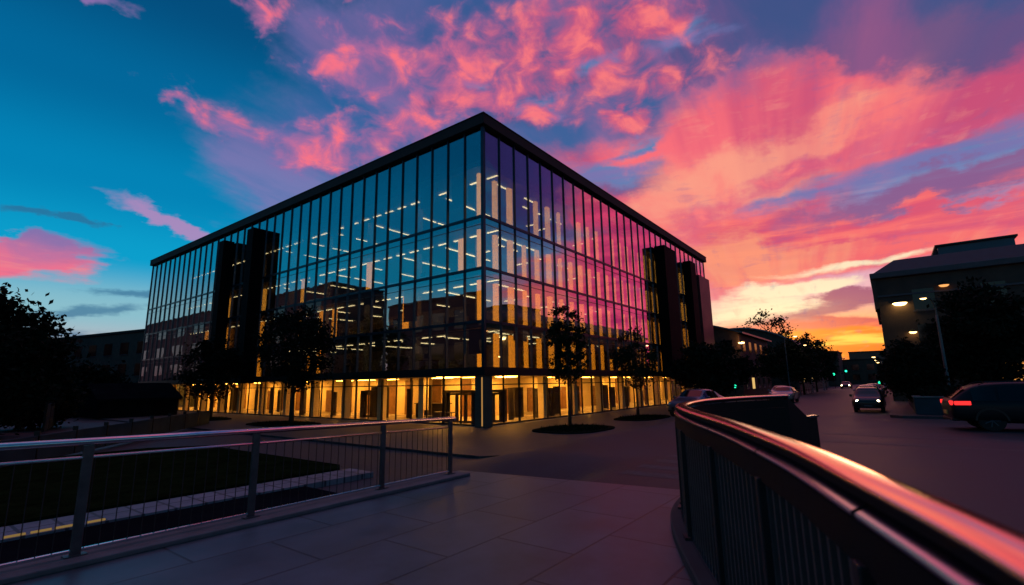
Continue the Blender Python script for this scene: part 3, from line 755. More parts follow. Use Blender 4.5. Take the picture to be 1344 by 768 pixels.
# lobby furniture: small tables and chairs (things of their own)
def lobby_table(x, y, label):
    t = thing('lobby_table', W(x, y, PLZ + .02), YAW, label, 'table', 'small tables in the lobby')
    MB().lathe([(.38, .70), (.40, .715), (.40, .735), (.38, .74)], 20).build('table_top', M['dark_wood'], t)
    MB().lathe([(.035, .03), (.03, .70)], 10).build('stem', M['black'], t)
    MB().lathe([(.24, 0), (.24, .015), (.05, .03)], 18).build('base', M['black'], t)
    return t
lobby_table(1.5, 5.3, 'small round dark table behind the lobby glass left of the corner doors')
lobby_table(1.4, .9 + 3.2, 'small round dark table beside the corner door set in the lobby')
def lobby_chair(x, y, rz, label):
    t = thing('lobby_chair', W(x, y, PLZ + .02), YAW + rz, label, 'chair', 'chairs in the lobby')
    MB().box(-.23, .23, -.23, .23, .42, .47).build('seat', M['dark_wood'], t, bevel=.015)
    MB().box(-.22, .22, .20, .24, .50, .86).build('backrest', M['dark_wood'], t, bevel=.015)
    for a in (-1, 1):
        for b in (-1, 1): MB().tube([(a * .19, b * .19, .42), (a * .21, b * .21, 0)], .015, 6).build('leg', M['black'], t)
    return t
lobby_chair(1.2, 6.1, 1.5, 'dark chair drawn up to the left of the round lobby table')
lobby_chair(1.3, 1.25, -1.2, 'dark chair just inside the glass by the corner column')

# ------------------------------------------------------------------ left railing
def wp(x, y, z): return W(x, y, z)
lr = thing('walkway_railing', W(-20, -12.95, .055), YAW, 'straight steel railing with round top rail and thin balusters along the left of the walkway', 'railing')
x0, x1 = -8.0, 3.86                                  # along the railing, railing frame
rise = lambda x: .021 * (3.86 - x)
def cyl(name, x0, x1, z, r, m): MB().tube([(x0, 0, z + rise(x0)), (x1, 0, z + rise(x1))], r, 14).build(name, m, lr, smooth=True)
cyl('top_rail', x0, x1, 1.0, .036, M['rail_metal'])
cyl('mid_rail', x0, x1 - .03, .84, .016, M['rail_metal'])
MB().box(x0, x1 - .03, -.018, .018, .035, .065).build('bottom_rail', M['rail_metal'], lr, bevel=.006)
MB().tube([(x1, 0, 1.0), (x1 + .03, 0, .99), (x1 + .045, 0, .965)], [.036, .034, .03], 12).build('end_cap', M['rail_metal'], lr, smooth=True)
for px_ in (3.78, 2.2, .12, -1.62, -3.5, -5.4):
    p = MB().box(px_ - .045, px_ + .045, -.02, .02, -.02, .962 + rise(px_)).build('post', M['post'], lr, bevel=.006)
    MB().box(px_ - .09, px_ + .09, -.06, .06, .0, .012).build('base_plate', M['post'], p)
b0 = MB().tube([(0, 0, .066), (0, 0, .826)], .005, 6).build('baluster', M['darkpost'], lr)
k = 0; xx = x0 + .1; first = True
while xx < 3.7 and k < 100:
    if min(abs(xx - q) for q in (3.78, 2.2, .12, -1.62, -3.5, -5.4)) > .06:
        if first: bb0 = b0; first = False
        else: bb0 = copy_part(b0, lr)
        q = (.76 + rise(xx)) / .76; bb0.scale = (1, 1, q); bb0.location = (xx, 0, .066 * (1 - q))
        k += 1
    xx += .122

# ------------------------------------------------------------------ curved railing on the right
rr = thing('curved_railing', (0, 0, 0), 0, 'dark curved railing with wide glossy handrail sweeping along the right of the walkway', 'railing')
def ell(a, b, n=16, c=(0, 0)): return [(c[0] + a * math.cos(2 * math.pi * j / n), c[1] + b * math.sin(2 * math.pi * j / n)) for j in range(n)]
def lift(path, z): return [p + Vector((0, 0, z)) for p in path]
cap = [(.078 * math.sin(R(q)), .036 * math.cos(R(q)) - .012) for q in range(-62, 63, 4)]
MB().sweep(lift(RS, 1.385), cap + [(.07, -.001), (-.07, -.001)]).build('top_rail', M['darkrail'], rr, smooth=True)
MB().sweep(lift(RS, 1.372), [(.03, -.032), (-.03, -.032), (-.066, -.02), (-.069, -.005), (-.069, .010), (.069, .010), (.069, -.005), (.066, -.02)]).build('rail_body', M['panel'], rr)
MB().sweep(lift(offs(RS, .03), 0), [(.008, 1.172), (-.008, 1.172), (-.008, 1.32), (.008, 1.32)]).build('rail_web', M['panel'], rr)
lg = offs(RS, -.06)
cut = [k for k in range(len(lg)) if loc(lg[k])[0] < -16.2]
posts_k = []
acc = 0; last = None
for k in cut:
    if last is not None: acc += (lg[k] - lg[last]).length
    last = k
    if acc > 1.28: posts_k.append(k); acc = 0
segs = [0] + posts_k + [cut[-1]]
for a, b in zip(segs[:-1], segs[1:]):
    pth = lift(lg[a:b + 1], 1.325)
    if len(pth) < 2: continue
    # a little short of each post so the joint shows
    pth[0] = pth[0] + (pth[1] - pth[0]).normalized() * .015; pth[-1] = pth[-1] + (pth[-2] - pth[-1]).normalized() * .015
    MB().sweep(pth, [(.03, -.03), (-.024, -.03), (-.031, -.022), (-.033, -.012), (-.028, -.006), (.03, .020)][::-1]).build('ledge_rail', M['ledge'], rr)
MB().sweep(lift([lg[k] for k in cut], 1.19), [(.02, -.03), (-.024, -.03), (-.024, .10), (.02, .10)]).build('fascia', M['panel'], rr)
inner = offs(RS, -.065)
for k in posts_k + [cut[0] + 2, cut[-1]]:
    p = inner[k]; t = (RS[min(k + 1, len(RS) - 1)] - RS[k - 1]).normalized(); ang = math.atan2(t.y, t.x)
    o = MB().box(-.03, .03, -.06, .04, .06, 1.18).build('post', M['darkpost'], rr, bevel=.006); o.location = p; o.rotation_euler = (0, 0, ang)
    q = MB().box(-.08, .08, -.075, .075, .10, .125).build('base_plate', M['darkpost'], o)
# balusters close together on the near stretch
acc = 0; n = 0; bb = None
pth = offs(RS, -.045)
for k in range(1, len(pth)):
    seg = (pth[k] - pth[k - 1]); L_ = seg.length; d = .11 - acc
    while d < L_ and n < 96:
        p = pth[k - 1] + seg * (d / L_); ang = math.atan2(seg.y, seg.x)
        if loc(p)[0] < -16.0:
            if bb is None: bb = o = MB().box(-.012, .012, -.022, .022, .125, 1.16).build('baluster', mat('rail_baluster', (.10, .085, .085), .5, .2, 5, .2), rr)
            else: o = copy_part(bb, rr)
            o.location = p; o.rotation_euler = (0, 0, ang); n += 1
        d += .11
    acc = L_ - (d - .11)
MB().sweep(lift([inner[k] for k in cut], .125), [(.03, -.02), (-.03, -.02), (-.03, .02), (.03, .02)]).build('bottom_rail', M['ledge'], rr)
# solid backing panel; past the bend the railing is a solid wall running down to the street
MB().sweep(lift(offs(RS, .03), 0), [(.012, -.3), (-.012, -.3), (-.012, 1.17), (.012, 1.17)]).build('backing_panel', M['panel'], rr)
e0, e1, e2 = Vector((5.25, 9.71, 0)), Vector((6.0, 10.4, 0)), Vector((6.4, 10.75, 0))
dn = Vector((.68, -.73, 0)) * .03
def wallpiece(mb, p, q, zp, zq, z0):
    i = len(mb.v)
    for (v, z) in ((p, z0), (q, z0), (q, zq), (p, zp)): mb.v.append(tuple(v + dn + Vector((0, 0, z))))
    for (v, z) in ((p, z0), (q, z0), (q, zq), (p, zp)): mb.v.append(tuple(v - dn + Vector((0, 0, z))))
    mb.f += [(i, i + 1, i + 2, i + 3), (i + 7, i + 6, i + 5, i + 4), (i + 3, i + 2, i + 6, i + 7), (i, i + 3, i + 7, i + 4), (i + 1, i + 5, i + 6, i + 2), (i, i + 4, i + 5, i + 1)]
mb = MB(); wallpiece(mb, e0, e1, 1.36, .93, -.3); wallpiece(mb, e1 + (e2 - e1) * .004, e2, .9, .9, -.3)
mb.build('end_wall', M['panel'], rr)
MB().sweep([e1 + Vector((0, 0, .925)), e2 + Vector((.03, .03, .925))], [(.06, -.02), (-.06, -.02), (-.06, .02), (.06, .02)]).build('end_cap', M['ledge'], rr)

# ------------------------------------------------------------------ trees
def tree(name, base, h, crown_z, rad, label, leaf, nclump=60, per=55, size=.16, trunk_r=.12, seed=1, squash=1.0, cx=0, cy=0, group=None, holes=.25, cat='tree'):
    rg = random.Random(seed); t = thing(name, base, rg.uniform(0, 6.28), label, cat, group)
    tr = MB()
    top = h * .82
    pts = [Vector((rg.uniform(-.06, .06) * k * .5, rg.uniform(-.06, .06) * k * .5, top * k / 6)) for k in range(7)]
    tr.tube([p - Vector((0, 0, .1 if i == 0 else 0)) for i, p in enumerate(pts)], [trunk_r * (1.25 if i == 0 else 1 - i * .14) for i in range(7)], 9)
    cz = (crown_z + h) / 2; hz = (h - crown_z) / 2
    ends = []
    for j in range(11):
        a = rg.uniform(0, 6.28); z0 = rg.uniform(crown_z * .85, top * .9); k = min(5, int(z0 / top * 6)); s = pts[k].lerp(pts[k + 1], z0 / top * 6 - k)
        zz = min(h * .96, z0 + rg.uniform(.1, .6) * hz)
        fr = math.sqrt(max(.05, 1 - ((zz - cz) / hz) ** 2)) * rad * rg.uniform(.6, 1.0)
        e = Vector((cx + math.cos(a) * fr, cy + math.sin(a) * fr, zz)); mid = s.lerp(e, .5) + Vector((0, 0, -.08 * hz))
        tr.tube([s, mid, e], [trunk_r * .42, trunk_r * .26, trunk_r * .08], 6); ends.append(e); ends.append(mid)
    tr.build('trunk', M['bark'], t, smooth=True)
    lf = MB(); lf.v = []; 
    for i in range(nclump):
        if i < len(ends) and i % 2 == 0: c = ends[i].copy()
        else:
            while True:
                v = Vector((rg.uniform(-1, 1), rg.uniform(-1, 1), rg.uniform(-1, 1)))
                if v.length < 1 and (v.length > .35 or rg.random() < .4): break
            taper = 1 - .28 * max(0, v.z)
            c = Vector((cx + v.x * rad * taper, cy + v.y * rad * taper, cz + v.z * hz))
            if mnoise.noise(c * (1.6 / rad) + Vector((seed, 0, 0))) < -holes: continue
        cr = rad * rg.uniform(.14, .34)
        for q in range(int(per * 1.5)):
            d = Vector((rg.gauss(0, .5), rg.gauss(0, .5), rg.gauss(0, .38))) * cr * 1.15
            p = c + d; n = Vector((rg.gauss(0, 1), rg.gauss(0, 1), rg.gauss(.5, 1))).normalized()
            u = n.cross(Vector((rg.gauss(0, 1), rg.gauss(0, 1), rg.gauss(0, 1)))).normalized(); w = n.cross(u)
            s = size * rg.uniform(.7, 1.5)
            k = len(lf.v)
            lf.v += [tuple(p - u * s * .5), tuple(p + w * s * .32), tuple(p + u * s * .6), tuple(p - w * s * .32)]
            lf.f.append((k, k + 1, k + 2, k + 3))
    lf.build('crown', leaf, t)
    return t
def P3(x, y, z=0): return Vector((x, y, z))
def zat(v): x, y = loc(v); return gz(x, y)
tree('street_tree', W(3.1, -4.1, PLZ), 7.5, 2.5, 1.25, 'slim leafy street tree in a dark bed right of the building corner', M['leaf'], 85, 42, .15, .10, 11, holes=.15)
tree('street_tree', W(12.3, -4.5, PLZ), 6.6, 2.2, 1.6, 'second slim tree along the right front, smaller than the corner one', M['leaf'], 85, 42, .16, .10, 12, holes=.15)
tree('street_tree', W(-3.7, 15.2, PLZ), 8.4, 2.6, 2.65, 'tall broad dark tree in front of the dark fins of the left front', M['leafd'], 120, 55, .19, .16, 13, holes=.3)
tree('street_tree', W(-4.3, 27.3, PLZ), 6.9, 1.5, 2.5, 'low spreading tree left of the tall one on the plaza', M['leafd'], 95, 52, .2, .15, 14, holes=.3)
# tree beds
def bed(x, y, a, b, label):
    poly = [(x + a * (abs(math.cos(q)) ** .7) * math.copysign(1, math.cos(q)), y + b * (abs(math.sin(q)) ** .7) * math.copysign(1, math.sin(q))) for q in [2 * math.pi * k / 28 for k in range(28)]]
    mb = MB().prism(poly, PLZ - .04, PLZ + .06)
    rg = random.Random(int(x * 10))
    o = mb.build('tree_bed', M['soil']); put(o, None, (BX, BY, 0), YAW)
    tg = MB()
    for k in range(900):
        q = rg.uniform(0, 6.28); r = math.sqrt(rg.random()) * .93; xx = x + a * r * math.cos(q); yy = y + b * r * math.sin(q); hh = rg.uniform(.05, .18)
        i = len(tg.v); w = .02; ax = rg.uniform(0, 3.14); dx, dy = w * math.cos(ax), w * math.sin(ax)
        tg.v += [(xx - dx, yy - dy, PLZ + .058), (xx + dx, yy + dy, PLZ + .058), (xx + rg.uniform(-.06, .06), yy + rg.uniform(-.06, .06), PLZ + .06 + hh)]; tg.f.append((i, i + 1, i + 2))
    g = tg.build('ground_cover', M['grass'], o); g['kind'] = 'stuff'
    tag(o, label, 'planting bed', 'planting beds under the street trees')
bed(1.7, -5.2, 2.6, 1.9, 'dark planted bed under the slim tree right of the building corner')
bed(11.5, -5.2, 3.0, 1.5, 'dark planted bed under the second slim tree of the right front')
bed(-4.4, 15.0, 1.8, 3.2, 'dark planted bed under the tall broad tree on the left')
bed(-4.8, 27.0, 1.6, 2.6, 'dark planted bed under the low spreading tree on the left')
# roadside trees further along the street
for i, (x, y, h, r, cz, sd, lab) in enumerate(((20.5, -7.2, 5.5, 2.4, 1.6, 21, 'dark round tree just past the right front, behind the silver car'), (28.5, -6.6, 5.9, 2.7, 1.6, 22, 'taller dark tree behind the round one at the end of the glass front'),
      (55, -8.4, 7.8, 3.6, 1.8, 23, 'broad dark tree down the street, left of the gable roof'), (66, -8.9, 8.8, 4.2, 2.0, 24, 'largest dark tree down the left side of the street'), (82, -9.0, 8.2, 4.0, 2.0, 25, 'farthest dark tree on the left side of the street'))):
    tree('roadside_tree', W(x, y, max(PLZ + .1, gz(x, y))), h, cz, r, lab, M['leafd'] if i < 2 else M['leaf'], 90, 45, .3, .16, sd, group='trees along the left of the street', holes=.35)
tree('roadside_tree', W(100, 1, PLZ), 18.5, 9, 4.6, 'thin tree with sparse crown rising behind the curved roof', M['leaf'], 50, 30, .45, .25, 31, holes=.0, group='trees behind the street')
tree('roadside_tree', W(128, -3, PLZ), 15.5, 7, 4.0, 'small sparse tree against the orange sky at the street end', M['leaf'], 40, 30, .5, .25, 32, holes=.0, group='trees behind the street')
# right side
tree('round_tree', W(13.2, -20.8, ROAD + .1), 4.0, .7, 1.3, 'round bushy tree above the planter wall at the street corner', M['leafd'], 110, 60, .16, .12, 41, holes=.5)
tree('round_tree', W(19.5, -21.3, ROAD + .1), 4.3, .8, 1.7, 'smaller round tree behind the bushy one along the right kerb', M['leafd'], 90, 50, .2, .12, 42, holes=.5)
tree('round_tree', W(33.5, -20.9, ROAD + .1), 4.6, .8, 1.9, 'far round tree at the right kerb in front of the dark facade', M['leafd'], 70, 45, .25, .12, 43, holes=.5)
tree('shade_tree', W(18.4, -24.6, ROAD + .1), 7.7, 1.2, 2.35, 'large black tree in front of the dark building behind the dark SUV', M['leafd'], 170, 60, .24, .2, 44, holes=.5)
# left side
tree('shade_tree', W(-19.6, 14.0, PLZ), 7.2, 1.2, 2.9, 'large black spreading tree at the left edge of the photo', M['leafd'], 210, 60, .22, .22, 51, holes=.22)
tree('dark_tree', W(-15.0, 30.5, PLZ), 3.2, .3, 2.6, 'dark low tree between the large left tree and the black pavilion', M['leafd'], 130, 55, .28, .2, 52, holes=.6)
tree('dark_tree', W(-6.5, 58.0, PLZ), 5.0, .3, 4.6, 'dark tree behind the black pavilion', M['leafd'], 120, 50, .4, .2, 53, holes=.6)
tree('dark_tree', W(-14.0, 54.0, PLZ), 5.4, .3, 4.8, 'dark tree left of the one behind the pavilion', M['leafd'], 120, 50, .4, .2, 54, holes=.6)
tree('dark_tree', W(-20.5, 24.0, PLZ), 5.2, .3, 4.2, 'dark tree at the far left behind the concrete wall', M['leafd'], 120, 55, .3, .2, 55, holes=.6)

# ------------------------------------------------------------------ small structures on the left
wl = thing('garden_wall', W(-13.5, 12.8, PLZ), YAW + R(52), 'low grey concrete wall with dark posts behind the lawn', 'wall')
for k in range(9):
    MB().box(-11 + k * 2.45, -11 + k * 2.45 + 2.37, -.07, .07, 0, .95).build('wall_panel', M['wallconc'], wl, bevel=.01)
    MB().box(-11.06 + k * 2.45, -11.02 + k * 2.45, -.09, .09, 0, 1.12).build('post', M['black'], wl)
hb = thing('fence', W(-14.5, 27.5, PLZ), YAW + R(75), 'pale grey panel fence beside the black pavilion', 'fence')
for k in range(3): MB().box(-4 + k * 2.5, -4 + k * 2.5 + 2.42, -.04, .04, .05, 1.75).build('fence_panel', M['wallconc'], hb, bevel=.01)
for k in range(4): MB().box(-4.05 + k * 2.5, -4.01 + k * 2.5, -.06, .06, 0, 1.9).build('post', M['black'], hb)
hut = thing('pavilion', W(-6.0, 44.5, PLZ), YAW, 'low black pavilion with a sloping roof left of the glass building', 'pavilion')
MB().prism([(-3.2, -5.6), (3.2, -5.6), (3.2, 6.5), (-3.2, 6.5)], 0, lambda x, y: 1.6 if y < 0 else 3.0).build('wall', M['hut'], hut)
MB().prism([(-3.5, -5.9), (3.5, -5.9), (3.5, -2.0), (3.5, 6.8), (-3.5, 6.8), (-3.5, -2.0)], lambda x, y: 1.5 if y < -3 else 3.02, lambda x, y: 1.75 if y < -3 else 3.25).build('roof', M['hut'], hut)

def block(name, loc_, rz, w, d, h, wall, label, rows_=2, cols=5, lit=(), roofm=None, cat='building', par=.4, group=None):
    """plain masonry building; its front looks along local -y"""
    t = thing(name, loc_, rz, label, cat, group)
    MB().box(-w / 2, w / 2, 0, d, -.3, h).build('wall', wall, t)
    MB().box(-w / 2 - .2, w / 2 + .2, -.2, d + .2, h, h + par).build('roof', roofm or M['roof'], t)
    for r in range(rows_):
        for k in range(cols):
            x = -w / 2 + w * (k + .5) / cols; z = 1.2 + (h - 1.2) * r / rows_; ww = w / cols * .24; hh = (h / rows_) * .5
            o = MB().box(x - ww, x + ww, -.05, .0, z, z + hh).build('window', M['litwin'] if (r, k) in lit else M['carglass'], t)
            MB().box(x - ww - .08, x + ww + .08, -.12, -.052, z - .12, z - .01).build('sill', M['cornice'], o)
    return t
block('brick_building', W(1.5, 92, PLZ), YAW + R(-90) + R(12), 44, 18, 12.0, M['brick'], 'flat roofed red brown building behind the trees on the left', 3, 9)
block('brick_building', W(-44, 34, PLZ), YAW + R(90), 60, 12, 19, M['shadebrick'], 'added long dark grey block, unseen out left, to darken the glass front reflection', 3, 10)  # added out of view so the lower left glass mirrors something dark

block('reflection_block', W(-38, 138, PLZ), YAW + R(90), 124, 14, 25, M['shadebrick'], 'added tall dark block, unseen far out left, to darken the end of the glass front', 4, 8)  # second unseen block, added to cut bright sky from the far panes

# ------------------------------------------------------------------ dark building on the right
db = thing('corner_building', W(28.95, -19.75, ROAD), YAW, 'dark brown building with pale cornice and slate roof at the right', 'building')
Ht = 10.4
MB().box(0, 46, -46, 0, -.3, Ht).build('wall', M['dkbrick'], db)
MB().box(-.35, 46.3, -46.3, .35, Ht, Ht + .5).build('cornice', M['cornice'], db, bevel=.06)
MB().box(-.12, -.002, -46, .1, Ht - 1.6, Ht - 1.45).build('string_course', M['cornice'], db)
MB().box(-.16, 2.2, .002, .30, Ht - 2.6, Ht - .01).build('side_bay', M['dkbrick'], db)
mb = MB(); i = 0
lo = [(-.1, -46, Ht + .502), (46, -46, Ht + .502), (46, .1, Ht + .502), (-.1, .1, Ht + .502)]
hi = [(1.5, -45, Ht + 1.75), (45, -45, Ht + 1.75), (45, -1.5, Ht + 1.75), (1.5, -1.5, Ht + 1.75)]
mb.v = lo + hi; mb.f = [(3, 2, 1, 0), (4, 5, 6, 7), (0, 1, 5, 4), (1, 2, 6, 5), (2, 3, 7, 6), (3, 0, 4, 7)]
mb.build('roof', M['slate'], db)
ph = MB().box(6, 14, -9.9, -4.9, Ht + 1.752, Ht + 3.3).build('penthouse', M['pent'], db)
MB().box(5.7, 14.3, -10.1, -4.7, Ht + 3.302, Ht + 3.45).build('penthouse_roof', M['black'], ph)
mb = MB(); mb.v = [(6.5, -4.89, Ht + 1.755), (6.5, -3.7, Ht + 1.755), (6.5, -4.89, Ht + 3.2), (13.5, -4.89, Ht + 1.755), (13.5, -3.7, Ht + 1.755), (13.5, -4.89, Ht + 3.2)]
mb.f = [(0, 1, 2), (5, 4, 3), (1, 4, 5, 2), (0, 3, 4, 1), (0, 2, 5, 3)]; mb.build('penthouse_slope', M['slate'], ph)
for r in range(2):
    for k in range(10):
        y = -3.0 - k * 4.2; z = 4.6 + r * 2.9
        o = MB().box(-.04, 0, y - .7, y + .7, z, z + 1.7).build('window', M['carglass'], db)
        MB().box(-.12, -.042, y - .8, y + .8, z - .14, z - .01).build('sill', M['cornice'], o)
for k in range(10):
    y = -2.6 - k * 4.2
    MB().box(-.06, 0, y - 1.3, y + 1.3, .5, 3.1).build('shop_window', M['shop'] if k in (1, 2, 3, 5) else M['carglass'], db)
for k in range(9):
    x = 3.0 + k * 4.6
    for z in (1.0, 4.6, 7.5): MB().box(x - .8, x + .8, 0, .04, z, z + 1.7).build('window', M['carglass'], db)
MB().box(-1.3, -.062, -16, -9.5, 3.3, 3.5).build('canopy', M['black'], db)
for k in range(3): MB().lathe([(.0, 0), (.14, .02), (.14, .06), (.05, .10)], 12, (-.8, -11 - k * 2.2, 3.19)).build('canopy_light', M['lamp'], db)

# lamps fixed on that facade
def wall_lamp(p, s, m, label, name='wall_lamp'):
    t = thing(name, p, YAW, label, 'lamp', 'lamps on the dark facade')
    MB().tube([(.52, 0, .15), (.2, 0, .32), (0, 0, .24)], .035, 8).build('bracket', M['black'], t)
    MB().lathe([(.05, .25), (.46 * s, .14), (.5 * s, .08), (.5 * s, .05)], 18).build('shade', M['black'], t)
    MB().lathe([(.0, -.17 * s), (.30 * s, -.12 * s), (.45 * s, .0), (.47 * s, .046)], 18).build('bulb', m, t, smooth=True)
    return t
wall_lamp(W(28.68, -21.15, 7.75), 1.05, M['lamp'], 'bright yellow lamp shining high on the dark facade at the street corner')
wall_lamp(W(28.68, -21.7, 5.3), .55, M['lampsmall'], 'small yellow lamp below the bright one on the dark facade')
wall_lamp(W(28.68, -24.1, 8.9), .7, M['lampdim'], 'dim reddish lamp under the cornice above the black tree')

# ------------------------------------------------------------------ planter wall, kerb side
pw = thing('planter', W(10.4, -20.6, ROAD + .13), YAW, 'long low concrete planter wall with dark hedge at the street corner', 'planter')
MB().box(0, .3, -9, 0, 0, .85).build('wall', M['wallconc'], pw, bevel=.02)
MB().box(.302, 13, -.3, 0, 0, .85).build('wall', M['wallconc'], pw, bevel=.02)
MB().box(-.04, .36, -9.02, .04, .852, .93).build('coping', M['concrete'], pw, bevel=.015)
MB().box(.364, 13, -.34, .04, .852, .93).build('coping', M['concrete'], pw, bevel=.015)
MB().box(.305, 13, -9, -.305, 0, .7).build('soil', M['soil'], pw)
hg = MB(); rg = random.Random(9)
for k in range(5200):
    if k % 2: x, y = rg.uniform(.3, 2.2), rg.uniform(-9, -.3)
    else: x, y = rg.uniform(.3, 13), rg.uniform(-2.0, -.3)
    z = .7 + rg.random() ** 1.2 * (.55 + .2 * math.sin(x * 2 + y * 1.7)); s = rg.uniform(.07, .16)
    n = Vector((rg.gauss(0, 1), rg.gauss(0, 1), rg.gauss(0, 1))).normalized(); u = n.orthogonal().normalized(); w = n.cross(u); p = Vector((x, y, z)); i = len(hg.v)
    hg.v += [tuple(p - u * s), tuple(p + w * s * .5), tuple(p + u * s), tuple(p - w * s * .5)]; hg.f.append((i, i + 1, i + 2, i + 3))
hg.build('hedge', M['leafd'], pw)

# ------------------------------------------------------------------ street lamps
def street_lamp(p, rz, h, arm, label, m, group=None, s=1.0):
    t = thing('street_lamp', p, rz, label, 'street lamp', group)
    MB().lathe([(.15, 0), (.15, .25), (.085, .3), (.07, h * .8), (.055, h - .9)], 12).build('pole', M['lamppost'], t, smooth=True)
    pts = [(0, 0, h - .95), (0, 0, h - .6), (arm * .12, 0, h - .25), (arm * .4, 0, h + .02), (arm, 0, h + .05)]
    MB().tube(spline(pts, 5), .045, 8).build('arm', M['lamppost'], t, smooth=True)
    hd = MB().lathe([(.03, .10), (.12 * s, .09), (.17 * s, .03), (.17 * s, 0)], 14, (arm + .12, 0, h)).build('lamp_head', M['post'], t)
    MB().lathe([(.0, -.07 * s), (.10 * s, -.055 * s), (.16 * s, -.001)], 14, (arm + .12, 0, h)).build('lamp_lens', m, hd, smooth=True)
    return t
street_lamp(Vector((24.6, 28.3, ROAD + .13)), R(205), 6.35, 1.0, 'tall curved grey lamp post with a small glowing head by the planter', M['lampsmall'])
sl = [(52, -9.0, 8.0, 1.6, 'street lamp with large orange glow beyond the glass building'), (60, -9.1, 7.2, 1.3, 'street lamp just right of the large orange glow'),
      (74, -9.2, 6.6, 1.4, 'lower yellow street lamp among the trees on the left'), (92, -9.2, 6.6, 1.4, 'faint yellow street lamp between the left trees')]
for x, y, h, s, lab in sl: street_lamp(W(x, y, gz(x, y)), YAW - R(90), h, 1.2, lab, M['lampsmall'], 'street lamps along the left kerb', s)
for i, x in enumerate((96, 118, 140)):
    street_lamp(W(x, -18.8, ROAD), YAW + R(90), 6.0, 1.0, ['first far orange street lamp on the right kerb', 'second far orange street lamp on the right kerb, lower in the photo', 'last far orange street lamp, at the end of the street'][i], M['lampsmall'], 'far lamps along the right kerb', 2.0)

# ------------------------------------------------------------------ traffic lights
def traffic_light(p, rz, label, h=3.0, s=1.0):
    t = thing('traffic_light', p, rz, label, 'traffic light', 'green traffic lights along the street')
    MB().lathe([(.09, 0), (.09, .2), (.05, .24), (.05, h)], 10).build('pole', M['black'], t)
    hd = MB().box(-.17 * s, .17 * s, -.16, .06, h - .95 * s, h).build('signal_head', M['black'], t, bevel=.02)
    for k, m in enumerate((M['offlens'], M['offlens'], M['green'])):
        MB().lathe([(0, -.03), (.11 * s, -.02), (.125 * s, 0)], 14, (0, -.17, h - .17 * s - k * .30 * s), 'y').build('lens', m, hd)
    return t
traffic_light(W(24.5, -8.6, gz(24, -8.6)), YAW - R(90) + R(10), 'green traffic light glowing above the silver car', 2.75, 1.1)
traffic_light(W(50, -18.7, ROAD), YAW - R(90), 'green traffic light low beside the oncoming dark car', 2.4, 1.2)
traffic_light(W(108, -9.9, gz(99, -9.9)), YAW - R(90), 'far green traffic light at the left of the street end', 4.6, 2.0)
traffic_light(W(112, -12.0, ROAD), YAW - R(90), 'higher far green traffic light near the street centre', 5.0, 1.8)
traffic_light(W(90, -9.8, gz(90, -9.8)), YAW - R(90), 'dim far green traffic light by the left trees', 3.6, 1.2)

